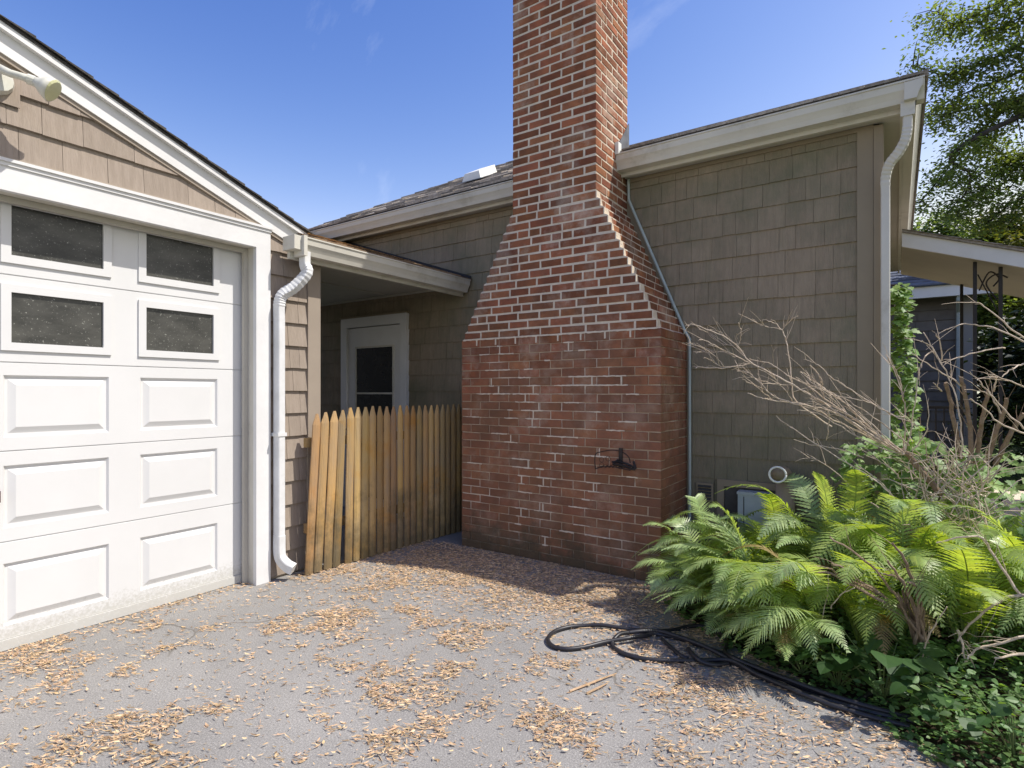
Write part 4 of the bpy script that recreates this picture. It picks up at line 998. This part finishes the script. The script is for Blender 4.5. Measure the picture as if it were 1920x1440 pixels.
def frond_mesh(B, C, T, width, rgn, n=30, roll=0.0):
    n = int(n * 1.25)
    """An ostrich fern frond: arched midrib with close-set, saw-edged leaflets on both sides."""
    mb = MB(); pts = []; N = 14
    for i in range(N + 1):
        t = i / N; pts.append(B * (1 - t) ** 2 + C * 2 * t * (1 - t) + T * t * t)
    mb.tube(pts, [.0045 * (1 - .75 * i / N) for i in range(N + 1)], 5)
    for i in range(n):
        t = .16 + .84 * (i + .5) / n
        p = B * (1 - t) ** 2 + C * 2 * t * (1 - t) + T * t * t
        tg = ((C - B) * (1 - t) + (T - C) * t).normalized()
        sdv = tg.cross(Vector((0, 0, 1)))
        if sdv.length < .05: sdv = tg.cross(Vector((1, 0, 0)))
        sdv.normalize(); up = sdv.cross(tg).normalized()
        if roll: sdv2 = sdv * math.cos(roll) + up * math.sin(roll); up = up * math.cos(roll) - sdv * math.sin(roll); sdv = sdv2
        u = (t - .16) / .84
        ln = .9 * width * (math.sin(math.pi * min(1, .10 + .90 * (u ** .80))) ** .75)
        if u > .8: ln *= .9
        ln = max(ln, .012)
        pitch = (T - B).length * .84 / n
        for sg in (1, -1):
            L = ln * rgn.uniform(.9, 1.06); dr = (sdv * sg * .88 + tg * (.42 + .25 * u) + up * rgn.uniform(.0, .22)).normalized()
            wv = dr.cross(up).normalized(); K = 9; vs = []
            for k in range(K + 1):
                q_ = k / K; taper = (1 - q_ ** 2.2) * .95 + .05
                zig = 1.0 if k % 2 == 0 else .55
                c_ = p + dr * L * q_ - Vector((0, 0, 1)) * (L * .22 * q_ * q_) + tg * (L * .10 * q_ * q_)
                wd = pitch * .50 * taper * zig
                vs += [c_ + wv * wd, c_ - wv * wd]
            fs = [(2 * k, 2 * k + 1, 2 * k + 3, 2 * k + 2) for k in range(K)]
            mb.add(vs, fs)
    return mb
ferns = []
rgf = random.Random(17)
def fern(cx, cy, nf, ln, lab, m='fern', heroes=(), amin=0, amax=6.28, tall=.8):
    nf = int(nf * 2.6)
    f = thing('fern', lab, 'fern', (cx, cy, 0), 'ferns along the house wall')
    for (pc, pt, wd, mm) in heroes:
        B = Vector((cx, cy, .02)); frond_mesh(B, pc, pt, wd, rgf, 34, rgf.uniform(-.2, .2)).build('frond', M[mm], f)
    for i in range(nf):
        a = amin + (amax - amin) * (i + rgf.uniform(.2, .8)) / nf; L = ln * rgf.uniform(.75, 1.1)
        out = L * rgf.uniform(.40, .80); hgt = L * tall * rgf.uniform(.65, 1.15)
        B = Vector((cx + math.cos(a) * .03, cy + math.sin(a) * .03, .02))
        C = B + Vector((math.cos(a) * out * .30, math.sin(a) * out * .30, hgt * 1.3))
        T = B + Vector((math.cos(a) * out, math.sin(a) * out, hgt * rgf.uniform(.45, .95)))
        if T.y > HY - .1: T.y = HY - .1
        if T.x < -1.32 and T.y > 3.85: T.x = -1.30
        brown = rgf.random() < .05
        frond_mesh(B, C, T, L * rgf.uniform(.13, .17), rgf, 28, rgf.uniform(-.35, .35)).build('frond', M['fern_brown'] if brown else M[m if rgf.random() < .75 else ('fern_yellow' if m == 'fern' else 'fern')], f)
    return f
H = at
fern(-.98, 3.72, 8, .78, 'leftmost fern, its fronds brushing the foot of the chimney', 'fern',
     [(H(1270, 955, 3.55), H(1206, 985, 3.42), .12, 'fern'), (H(1255, 1010, 3.4), H(1184, 1068, 3.32), .12, 'fern'), (H(1240, 1030, 3.3), H(1222, 1112, 3.15), .10, 'fern'),
      (H(1310, 900, 3.7), H(1300, 938, 3.75), .12, 'fern'), (H(1300, 1000, 3.4), H(1285, 1075, 3.15), .13, 'fern')], 2.2, 5.6, .62)
fern(-.62, 3.45, 9, .85, 'broad bright fern in the middle of the front row above the hose', 'fern',
     [(H(1380, 975, 3.2), H(1275, 1085, 2.95), .13, 'fern'), (H(1420, 960, 3.1), H(1330, 1140, 2.92), .14, 'fern'), (H(1440, 1000, 3.0), H(1405, 1120, 2.85), .13, 'fern'),
      (H(1380, 920, 3.4), H(1330, 950, 3.3), .13, 'fern')], 2.4, 5.5, .62)
fern(-.30, 3.28, 7, .80, 'fern whose lowest frond hangs down almost to the hose', 'fern',
     [(H(1500, 1040, 2.85), H(1390, 1235, 2.72), .155, 'fern'), (H(1460, 1040, 2.95), H(1310, 1150, 2.85), .14, 'fern'), (H(1520, 960, 2.95), H(1450, 1100, 2.8), .14, 'fern')], 2.2, 4.6, .62)
fern(-.72, 4.02, 7, .8, 'yellow-lit fern in front of the pale utility box', 'fern_yellow',
     [(H(1480, 905, 3.95), H(1415, 928, 3.8), .11, 'fern_yellow'), (H(1450, 930, 3.8), H(1345, 975, 3.6), .12, 'fern')], 2.0, 5.5, .62)
fern(-.30, 3.90, 8, .90, 'tall fern standing right of the vent pipe', 'fern_yellow',
     [(H(1560, 900, 3.9), H(1528, 885, 3.8), .13, 'fern'), (H(1590, 880, 3.9), H(1560, 990, 3.7), .14, 'fern_yellow'), (H(1620, 890, 3.9), H(1600, 880, 3.6), .13, 'fern_yellow')], 1.2, 5.2, .72)
fern(.02, 3.80, 9, .95, 'large yellow-green fern under the corner downspout', 'fern_yellow',
     [(H(1640, 900, 3.7), H(1600, 1020, 3.4), .14, 'fern_yellow'), (H(1700, 860, 3.7), H(1680, 960, 3.5), .15, 'fern')], 1.6, 5.6, .75)
fern(.30, 3.70, 9, .82, 'fern growing through the dead brush right of centre', 'fern',
     [(H(1830, 980, 3.2), H(1775, 1030, 3.0), .14, 'fern_yellow'), (H(1850, 1040, 3.1), H(1860, 1130, 2.9), .13, 'fern_yellow')], 0, 6.28, .70)
fern(.68, 3.75, 9, .85, 'rightmost fern, arching out of the picture edge', 'fern',
     [(H(1890, 930, 3.5), H(1850, 1010, 3.35), .13, 'fern_yellow')], 0, 6.28, .75)
fern(-.78, 3.40, 7, .62, 'low fern at the very front left, just above the loops of hose', 'fern',
     [(H(1330, 1060, 3.1), H(1245, 1150, 3.0), .11, 'fern'), (H(1290, 1040, 3.2), H(1200, 1130, 3.1), .10, 'fern')], 2.4, 5.6, .50)
fern(-.45, 3.16, 7, .62, 'low dense fern between the hose and the broad-leaved plants', 'fern',
     [(H(1450, 1090, 2.85), H(1350, 1200, 2.75), .12, 'fern')], 2.4, 5.4, .50)
fern(-.12, 3.42, 8, .85, 'fern in the middle of the bed behind the broad-leaved plants', 'fern_yellow', (), 1.8, 5.8, .66)
fern(.10, 4.25, 7, .9, 'fern at the back against the vine covered corner', 'fern', (), 0, 6.28, .8)
fern(.55, 4.25, 8, 1.0, 'shaded fern at the back on the right under the porch', 'fern', (), 0, 6.28, .8)
# broad round-leaved plants
def broad(cx, cy, n, h, lab, s=(.06, .10)):
    f = thing('broadleaf_plant', lab, 'plant', (cx, cy, 0), 'broad leaved plants at the front of the bed')
    st = MB()
    for i in range(n):
        a = rgf.uniform(0, 6.28); r = rgf.uniform(.02, .19); hh = h * rgf.uniform(.45, 1.0)
        T = Vector((cx + math.cos(a) * r, cy + math.sin(a) * r, hh)); st.tube([(cx, cy, 0), (cx + math.cos(a) * r * .5, cy + math.sin(a) * r * .5, hh * .65), T], .0025, 5)
        mb = MB(); d_ = Vector((math.cos(a), math.sin(a), rgf.uniform(-.5, .1))); nn = Vector((rgf.uniform(-.3, .3), rgf.uniform(-.3, .3), 1))
        l = rgf.uniform(*s); leaf(mb, T, d_, nn, l, l * .95, 'heart', .12); mb.build('leaf', M['broad'], f)
    st.build('stems', M['stem'], f)
broad(-.22, 3.0, 13, .24, 'dark heart-leaved plant under the lowest fern frond')
broad(-.05, 2.98, 13, .30, 'big round-leaved plant left of the brush stump', (.07, .12))
broad(-.38, 3.06, 9, .17, 'small heart-leaved plant by the hose under the ferns', (.05, .09))
broad(.14, 2.86, 12, .24, 'round-leaved plant where the hose disappears', (.045, .08))
broad(.36, 2.75, 11, .22, 'round-leaved plant low in the right corner of the bed', (.04, .07))

# ground cover
gc = MB(); n = 0
while n < 9500:
    x = rgf.uniform(-1.25, 2.2); y = rgf.uniform(1.2, 4.4)
    q_ = proj((x, y, .05))
    if q_ is None or q_[0] > 2050: continue
    ins = inside_drive(x, y); de = min(math.hypot(x - a, y - b_) for a, b_ in dense)
    if ins and de > .05 + .05 * noise.noise(Vector((x * 5, y * 5, 0))): continue
    n += 1
    hgt = min(.11, .02 + de * .25) * (1 + .6 * noise.noise(Vector((x * 5, y * 5, 9))))
    p_ = Vector((x, y, max(.006, rgf.uniform(.2, 1) * hgt + .0)))
    a = rgf.uniform(0, 6.28); l = rgf.uniform(.014, .034)
    leaf(gc, p_, Vector((math.cos(a), math.sin(a), rgf.uniform(-.3, .3))), Vector((rgf.uniform(-.5, .5), rgf.uniform(-.5, .5), 1)), l, l * .85, 'oval' if n % 3 else 'heart', .1)
tag(gc.build('ground_cover', M['ivy'], kind='stuff'), 'low leafy green ground cover spilling over the driveway edge', 'ground cover')
# understorey of upright small leaves between the ferns, dark inside the bed
us = MB()
for i in range(8000):
    x = rgf.uniform(-1.05, 1.9); y = rgf.uniform(2.6, 4.42)
    if inside_drive(x, y): continue
    p_ = Vector((x, y, rgf.uniform(.03, .38) * (1 if y > 3.4 else .6))); a = rgf.uniform(0, 6.28); l = rgf.uniform(.02, .045)
    leaf(us, p_, Vector((math.cos(a), math.sin(a), rgf.uniform(-.2, .7))), Vector((rgf.uniform(-1, 1), rgf.uniform(-1, 1), 1)), l, l * .6, 'oval')
tag(us.build('undergrowth', M['ivy'], kind='stuff'), 'small leafy undergrowth filling the bed between the ferns', 'undergrowth')

# climbing vine at the corner, and leafy shoots beside it
def leafy(lab, name, region, n, cat, m, sz, group=None, stem=None, limit=280, small=70):
    base = region(0, 0, True)
    f = thing(name, lab, cat, (base.x, base.y, 0), group); L = []
    for i in range(n):
        p_ = region(rgf.random(), rgf.random()); mb = MB(); a = rgf.gauss(-1.9, .9); l = rgf.uniform(*sz)
        leaf(mb, p_, Vector((math.cos(a), math.sin(a), rgf.uniform(-.8, .1))), Vector((rgf.uniform(-.3, .7), rgf.uniform(-.9, .1), rgf.uniform(.5, 1.2))), l, l * .85, 'lobed', .1); L.append((mb.v, mb.f))
    pieces(L, 'leaf', M[m], f, limit=limit, small=small)
    if stem:
        s_ = MB()
        for st in stem: s_.tube(smooth_path(st, 5), .005, 5)
        s_.build('stem', M['cane'], f)
    return f
def vr(u, v, base=False):
    if base: return Vector((.06, 4.8, 0))
    z = .15 + (1.0 - u ** 1.15) * 1.93
    wd = .07 + .15 * max(0, 1 - (z - .4) / 1.7)
    return Vector((-.01 + v * wd + rgf.gauss(0, .012), 4.58 + rgf.uniform(0, .16), z + rgf.gauss(0, .02)))
leafy('green climbing vine covering the lower right corner of the house', 'climbing_vine', vr, 1000, 'vine', 'vine', (.035, .062),
      stem=[[(.06, 4.75, 0), (.05, 4.72, .7), (.07, 4.72, 1.4), (.06, 4.72, 2.0)], [(.12, 4.7, 0), (.16, 4.7, .6), (.13, 4.7, 1.2)]])
def vr2(u, v, base=False):
    if base: return Vector((.05, 4.2, 0))
    return Vector((-.30 + .75 * u + rgf.gauss(0, .03), 4.05 + .3 * rgf.random(), .70 + .36 * v + .25 * u * (1 - u) - .10 * abs(u - .4)))
leafy('leafy light green shoots leaning across the foot of the downspout', 'leafy_shrub', vr2, 420, 'shrub', 'vine', (.04, .08),
      stem=[[(.05, 4.2, 0), (0, 4.15, .5), (-.2, 4.1, .85)], [(.05, 4.2, 0), (.15, 4.15, .6), (.35, 4.15, 1.0)]])
def vr3(u, v, base=False):
    if base: return Vector((.75, 4.6, 0))
    return Vector((.25 + 1.5 * u, 4.2 + .8 * rgf.random(), .35 + .55 * v * (1 + .2 * math.sin(u * 9))))
leafy('low leafy bush behind the brush on the right side of the bed', 'leafy_bush', vr3, 1100, 'bush', 'vine', (.04, .07), limit=150)

# dead brush: branches measured from the photograph, fanned out in depth
brush = thing('dead_brush', 'bare dead pale shrub whose branches arch left in front of the wall', 'shrub', (.20, 3.95, 0))
def crv(pts, r0, r1, name='branch', m='twig', par=None, o=(1260, 580), s=6.4, Ys=(3.72, 3.8)):
    P = []; n = len(pts)
    for i, (x, y) in enumerate(pts):
        t = i / (n - 1); P.append(at(o[0] + x / s, o[1] + y / s, Ys[0] + (Ys[1] - Ys[0]) * t))
    P = smooth_path(P, 4); k = len(P)
    for i_ in range(1, k - 1): P[i_] = P[i_] + Vector((rb.uniform(-.004, .004), rb.uniform(-.006, .006), rb.uniform(-.004, .004)))
    mb = MB(); rr = [r0 + (r1 - r0) * i / (k - 1) for i in range(k)]
    mb.tube(P, rr, 6)
    return mb, P
rb = random.Random(55)
def branch(pts, r0=.002, r1=.004, o=(1260, 580), s=6.4, Y=3.75, dY=.1, sub=4, m='twig', par=None):
    sub = int(sub * 1.6)
    y0 = Y + rb.uniform(-.05, .05)
    mb, P = crv(pts, r0, r1, o=o, s=s, Ys=(y0, y0 + dY))
    for i in range(sub):                # short spurs
        k = rb.randrange(1, len(P) - 1); d_ = (P[k] - P[k + 1]).normalized()
        e = P[k] + (d_ + Vector((rb.uniform(-.8, .8), rb.uniform(-.5, .5), rb.uniform(-.6, .9)))) * rb.uniform(.02, .12)
        mb.tube([P[k], (P[k] + e) / 2 + Vector((rb.uniform(-.006, .006), 0, .006)), e], [.0016, .0012, .0008], 4)
    mb.build('branch', M[m], par or brush)
NODE = (1695, 852)
def toN(pts, o=(1260, 580), s=6.4, node=NODE): return pts + [((node[0] - o[0]) * s, (node[1] - o[1]) * s)]
branch(toN([(160, 200), (260, 182), (420, 240), (600, 310), (790, 445), (930, 620), (1150, 745), (1450, 905), (1800, 1110), (2200, 1380)]), .0025, .006, sub=9)
branch([(320, 235), (400, 265), (500, 360), (600, 410), (720, 430)], .0015, .0025)
branch([(430, 240), (520, 250), (620, 310), (700, 375)], .0015, .002)
branch([(330, 365), (400, 370), (560, 460), (750, 550), (930, 640)], .002, .003)
branch([(200, 395), (300, 425), (480, 525), (560, 610), (620, 690)], .0018, .003)
branch([(280, 520), (400, 515), (540, 515), (640, 510), (760, 580)], .0015, .002, sub=10)
branch([(380, 580), (480, 620), (590, 690)], .0015, .0022)
branch([(290, 705), (330, 690), (600, 708), (780, 680), (930, 655)], .0035, .003)
branch([(795, 160), (830, 250), (820, 360), (790, 440)], .0022, .0028)
branch([(775, 290), (780, 360)], .001, .0015, sub=1)
branch(toN([(1155, 145), (1230, 165), (1320, 250), (1370, 380), (1410, 640), (1450, 900), (1490, 1110)], node=(1560, 800)), .0025, .0045)
branch([(1510, 80), (1400, 155), (1320, 245)], .0028, .003)
branch([(1000, 155), (1120, 200), (1300, 245)], .0012, .0018)
branch(toN([(930, 590), (1120, 635), (1220, 670), (1390, 790), (1600, 900), (1900, 1120), (2300, 1400)]), .002, .005)
branch(toN([(780, 740), (880, 745), (940, 780), (1080, 900), (1170, 1010), (1400, 1110), (1650, 1165), (1920, 1230), (2300, 1450)]), .0025, .005)
branch([(800, 690), (880, 720), (1020, 850), (1160, 1005)], .002, .003)
branch([(850, 800), (960, 820), (1130, 870), (1280, 900), (1450, 912)], .0022, .0028)
branch([(840, 835), (1000, 915), (1120, 1020), (1200, 1085)], .002, .003)
branch(toN([(910, 1005), (1060, 1055), (1200, 1090), (1440, 1115), (1700, 1180), (1950, 1330), (2300, 1500)]), .003, .005)
branch([(1170, 760), (1270, 880), (1380, 1000), (1440, 1100)], .0015, .0022)
branch([(1190, 430), (1210, 510), (1210, 660)], .001, .0014, sub=1)
branch(toN([(1480, 810), (1620, 900), (1800, 960), (2000, 1060), (2400, 1450)]), .002, .004)
branch(toN([(1540, 745), (1620, 790), (1750, 890), (1900, 1010), (2100, 1150), (2400, 1440)]), .002, .004)
branch(toN([(1580, 600), (1680, 630), (1780, 690), (1900, 810), (1980, 860), (2150, 960), (2500, 1190), (2800, 1330)], node=(1720, 800)), .002, .004)
branch([(1655, 670), (1760, 780), (1805, 870), (1800, 940), (1830, 1070)], .0035, .003, sub=2)
branch(toN([(1250, 1275), (1380, 1390), (1560, 1500), (1900, 1720), (2300, 1960), (2560, 2150), (2760, 2350)], node=(1730, 960)), .002, .0045, Y=3.7)
branch([(1460, 1560), (1640, 1620), (1800, 1640), (2050, 1690), (2300, 1780)], .0018, .003, Y=3.7)
branch([(1880, 1230), (1890, 1300), (1870, 1470), (1850, 1570)], .003, .003, sub=1)
branch(toN([(1680, 1090), (1900, 1220), (2200, 1400), (2560, 1640)]), .002, .004)
branch(toN([(1500, 1210), (1700, 1230), (1950, 1360), (2300, 1560), (2600, 1700)]), .002, .004)
O2 = dict(o=(1500, 680), s=5.143)
for pts in ([(0, 90), (120, 170), (300, 300), (520, 440), (700, 600), (900, 780), (1000, 870)], [(0, 180), (180, 250), (400, 330), (560, 430), (760, 560), (960, 720), (1050, 800)],
            [(70, 160), (240, 290), (420, 460), (600, 590), (800, 760), (990, 870)], [(0, 260), (260, 390), (520, 530), (700, 640), (900, 800), (1010, 880)],
            [(320, 320), (500, 345), (650, 380), (800, 450), (900, 510), (1010, 520)], [(20, 420), (250, 480), (450, 610), (700, 700), (880, 830), (990, 880)],
            [(100, 350), (330, 430), (560, 560), (760, 700), (960, 860)], [(500, 420), (640, 560), (760, 700), (900, 820), (1000, 880)],
            [(1170, 20), (1140, 120), (1120, 300), (1090, 520), (1060, 700), (1010, 860)], [(870, 0), (930, 120), (980, 280), (1010, 440), (1010, 640), (1000, 860)],
            [(1230, 390), (1240, 560), (1190, 720), (1080, 850)], [(620, 880), (780, 960), (900, 1040), (960, 1120)], [(80, 920), (180, 940), (280, 1010), (420, 1120), (560, 1260), (760, 1400)],
            [(520, 990), (680, 1080), (820, 1190), (900, 1300), (960, 1430)]):
    branch(pts, .0018, .0042, **O2)
branch([(0, 0), (60, 30), (100, 62), (180, 170), (330, 340), (400, 420)], .014, .018, o=(1688, 845), s=5.143, Y=3.82, m='cane', sub=5)
branch([(850, 80), (1000, 240), (1070, 400), (1120, 600), (1180, 900)], .014, .019, o=(1500, 960), s=4.5, Y=3.85, m='cane', sub=3)
# right-hand part of the brush: thick upright canes and arching twigs
brush2 = thing('dead_brush', 'clump of thick cut brown canes with arching bare twigs at the right edge', 'shrub', (.62, 4.0, 0))
R2 = dict(o=(1660, 480), s=3.79, Y=3.9, par=None)
for pts in ([(430, 900), (460, 1010), (490, 1200), (540, 1440)], [(540, 860), (570, 1010), (600, 1180), (610, 1440)], [(730, 960), (700, 1100), (670, 1280), (640, 1480)],
            [(860, 1010), (830, 1140), (770, 1300), (720, 1480)], [(985, 1120), (900, 1240), (840, 1360), (780, 1480)]):
    branch(pts, .010, .013, o=(1660, 480), s=3.79, Y=4.0, m='cane', par=brush2, sub=4)
for pts in ([(270, 540), (350, 680), (430, 820), (500, 1000), (540, 1250), (540, 1440)], [(400, 760), (560, 710), (720, 665), (850, 655)], [(380, 550), (500, 495), (600, 487), (760, 510), (985, 610)],
            [(605, 325), (680, 345), (780, 420), (900, 520), (1000, 590)], [(260, 600), (330, 650), (400, 770)], [(0, 700), (60, 790), (110, 900), (120, 1000)],
            [(360, 560), (395, 620), (400, 740)], [(240, 830), (280, 710), (350, 680)], [(600, 820), (700, 930), (800, 1040), (985, 1230)], [(740, 840), (860, 880), (985, 930)],
            [(560, 950), (680, 960), (760, 1010), (820, 1120)], [(600, 1010), (700, 1080), (800, 1180), (985, 1260)], [(830, 860), (900, 800), (985, 765)], [(340, 900), (400, 960)],
            [(190, 690), (330, 790), (470, 870), (560, 940)], [(640, 870), (760, 860), (790, 870), (770, 960)]):
    branch(pts, .0022, .0045, o=(1660, 480), s=3.79, Y=3.85, par=brush2, sub=3)
tw = MB()
for i in range(170):                    # the tangle of short twigs at the heart of the clump
    b0 = at(rb.uniform(1700, 1860), rb.uniform(860, 1010), rb.uniform(3.8, 4.2)); d_ = Vector((rb.uniform(-.7, .5), rb.uniform(-.3, .3), rb.uniform(.1, 1))).normalized()
    L = rb.uniform(.12, .38); mid = b0 + d_ * L * .5 + Vector((rb.uniform(-.03, .03), 0, .015)); tw.tube([b0, mid, b0 + d_ * L + Vector((0, 0, -.03))], [.003, .0022, .001], 4)
tw.build('twigs', M['twig'], brush2, kind='stuff')
# the broken stump lower down
stump = thing('broken_stump', 'splintered brown stump with broken arched stems low among the ferns', 'stump', (.10, 3.2, 0))
O3 = dict(o=(1500, 960), s=4.5, Y=3.05, par=None)
for pts in ([(55, 455), (220, 470), (400, 560), (560, 640), (760, 760), (1000, 960)], [(80, 495), (250, 520), (450, 620), (700, 760), (1020, 1000)], [(265, 430), (420, 500), (520, 590), (700, 700), (1040, 1020)],
            [(700, 525), (800, 540), (880, 620), (940, 740), (1000, 900)], [(740, 410), (860, 580), (920, 690), (980, 850)], [(910, 590), (970, 620), (1000, 720), (1010, 900)],
            [(250, 210), (500, 370), (680, 540), (800, 700), (960, 880), (1060, 1060)], [(780, 260), (880, 400), (940, 560), (1000, 680)]):
    branch(pts, .004, .009, o=(1500, 960), s=4.5, Y=3.05, dY=.12, par=stump, m='cane', sub=3)
for i in range(16):
    x = rb.uniform(820, 1050); branch([(x, rb.uniform(620, 820)), ((x + 1010) / 2 + rb.uniform(-30, 30), 900), (1020 + rb.uniform(-60, 60), 1110)], .003, .008, o=(1500, 960), s=4.5, Y=3.1, par=stump, m='cane', sub=1)
for pts in ([(460, 640), (340, 700), (260, 815)], [(240, 520), (230, 700), (180, 900), (120, 1030)], [(1160, 900), (1050, 1150), (970, 1430)], [(1240, 800), (1100, 1020), (1050, 1150)]):
    branch(pts, .002, .003, o=(1500, 960), s=4.5, Y=3.0, par=stump, sub=1)
limb = thing('fallen_branch', 'thick pale bent branches reaching in from the right edge', 'branch', (.45, 3.2, 0))
for pts in ([(1390, 1270), (1480, 1170), (1650, 1110), (1900, 1050)], [(1330, 1090), (1400, 980), (1560, 840), (1720, 735), (1900, 705)], [(1400, 1270), (1360, 1080), (1330, 1000)], [(1640, 1230), (1900, 1200)], [(1150, 260), (1500, 200), (1640, 380), (1860, 700)]):
    branch(pts, .0035, .0065, o=(1500, 960), s=4.5, Y=3.1, dY=.05, par=limb, m='twig', sub=4)

# ------------------------------------------------------------------ trees
def tree_part(o_, name='crown'): return o_
def tree(lab, base, limbs, m, nleaf, lsize, group=None, twig=.5, spread=.28, r0=.12, seed=1):
    t = thing('tree', lab, 'tree', base, group); rt = random.Random(seed)
    tr = MB(); cr_ = MB()
    tips = []
    for P in limbs:
        P = smooth_path(P, 5); k = len(P)
        tr.tube(P, [max(.012, r0 * (1 - i / k) ** 1.2) for i in range(k)], 7)
        for i in range(k // 5, k):
            for j in range(2):
                d_ = Vector((rt.gauss(0, 1), rt.gauss(0, 1), rt.gauss(-.05, .5))).normalized() * rt.uniform(.3, 1) * twig
                e = P[i] + d_ + Vector((0, 0, -.1 * twig)); tips.append((P[i], e))
                tr.tube([P[i], P[i] + d_ * .5 + Vector((0, 0, .03)), e], [.012, .008, .004], 4)
    for i in range(nleaf):
        a, e = rt.choice(tips); s_ = rt.random() ** .6; c_ = a + (e - a) * s_
        p_ = c_ + Vector((rt.gauss(0, spread * .5), rt.gauss(0, spread * .5), rt.gauss(-.05, spread * .28)))
        an = rt.uniform(0, 6.28); l = rt.uniform(*lsize)
        leaf(cr_, p_, Vector((math.cos(an), math.sin(an), rt.uniform(-.9, .1))), Vector((rt.uniform(-.7, .7), rt.uniform(-.7, .7), 1)), l, l * .5, 'dia', .12)
    tr.build('trunk', M['bark'], t, smooth=True); cr_.build('crown', M[m], t)
    return t
T1 = Vector((5.6, 14.5, 0))
def tl(px, py, Y=13.0): return at(px, py, Y)
top_ = Vector((5.0, 14.0, 5.5))
limbs = [[T1, Vector((5.5, 14.4, 2.5)), top_, Vector((4.8, 14, 9)), Vector((4.6, 14, 12))]]
for pts in ([(2120, 60), (1990, 150), (1900, 195), (1820, 262), (1770, 325), (1725, 380)], [(2120, 120), (1980, 180), (1920, 188), (1840, 200), (1768, 216)], [(1985, 360), (1920, 318), (1880, 290), (1850, 262)],
            [(2120, -60), (1990, 40), (1900, 90), (1830, 125), (1770, 140), (1712, 122)], [(2120, -160), (1960, -40), (1860, 10), (1790, 45), (1760, 20)], [(2060, 240), (1960, 270), (1880, 320), (1830, 370), (1790, 405)],
            [(2100, 20), (1990, 90), (1900, 140), (1820, 170), (1750, 205)], [(1820, 262), (1822, 330), (1800, 380)], [(2100, -100), (1980, -10), (1900, 40), (1850, 60)], [(2120, 300), (2000, 330), (1900, 380), (1850, 420)]):
    Y0 = 12.4 + rb.uniform(-.7, .7); limbs.append([top_ + Vector((0, 0, rb.uniform(0, 2)))] + [tl(x, y, Y0 + .1 * i) for i, (x, y) in enumerate(pts)])
tree('tall leafy tree with drooping limbs at the upper right', T1, limbs, 'tree_leaf', 30000, (.05, .10), 'trees behind the porch', .46, .30, .06, 3)
def bush_tree(lab, c, rx, ry, rz, h0, m, nleaf, ls, seed):
    rt = random.Random(seed); t = thing('tree', lab, 'tree', (c[0], c[1], 0), 'trees behind the porch'); cr_ = MB(); tr = MB()
    cl = []
    for i in range(34):
        u = Vector((rt.gauss(0, 1), rt.gauss(0, 1), rt.gauss(0, 1))).normalized() * rt.uniform(.45, 1)
        cc = Vector((c[0] + u.x * rx, c[1] + u.y * ry, h0 + rz + u.z * rz)); cl.append((cc, rt.uniform(.35, .8)))
        tr.tube([(c[0], c[1], 0), (c[0], c[1], h0 * .7), (Vector((c[0], c[1], h0)) + cc) / 2, cc], [.12, .10, .05, .015], 6)
    for i in range(nleaf):
        cc, r = rt.choice(cl); d_ = Vector((rt.gauss(0, 1), rt.gauss(0, 1), rt.gauss(0, 1))).normalized() * r * rt.random() ** .4
        an = rt.uniform(0, 6.28); l = rt.uniform(*ls)
        leaf(cr_, cc + d_, Vector((math.cos(an), math.sin(an), rt.uniform(-.8, .3))), Vector((rt.uniform(-.8, .8), rt.uniform(-.8, .8), 1)), l, l * .55, 'dia')
    tr.build('trunk', M['bark'], t); cr_.build('crown', M[m], t); return t
bush_tree('yellow-green rounded tree directly behind the porch roof', (1.9, 19, 0), 2.6, 1.5, 1.7, 2.8, 'tree_leaf_yellow', 20000, (.10, .18), 5)
bush_tree('yellowish tree at the right edge above the porch roof', (5.2, 20, 0), 2.6, 1.5, 2.0, 3.4, 'tree_leaf_yellow', 10000, (.10, .18), 6)
bush_tree('green bushy tree just right of the house eave, behind the porch', (.9, 18, 0), 1.7, 1.2, 1.9, 2.3, 'tree_leaf', 20000, (.08, .15), 7)
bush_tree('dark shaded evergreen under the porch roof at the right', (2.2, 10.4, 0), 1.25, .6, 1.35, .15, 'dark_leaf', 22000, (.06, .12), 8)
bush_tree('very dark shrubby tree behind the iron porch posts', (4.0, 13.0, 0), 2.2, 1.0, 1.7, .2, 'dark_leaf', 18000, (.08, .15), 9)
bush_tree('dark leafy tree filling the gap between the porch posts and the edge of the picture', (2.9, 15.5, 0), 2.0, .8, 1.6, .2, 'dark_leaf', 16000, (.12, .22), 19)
hedge = MB(); rt = random.Random(2)
for i in range(14000):
    x = rt.uniform(-30, 40); y = 26 + rt.gauss(0, 1.2); z = rt.uniform(0, 5.5) + rt.gauss(0, .5); l = rt.uniform(.25, .5); an = rt.uniform(0, 6.28)
    leaf(hedge, Vector((x, y, z)), Vector((math.cos(an), math.sin(an), rt.uniform(-.5, .5))), Vector((rt.uniform(-1, 1), rt.uniform(-1, 1), .7)), l, l * .6, 'dia')
tag(hedge.build('far_woodland', M['dark_leaf'], kind='stuff'), 'dark green woodland edge far behind the houses', 'woodland')
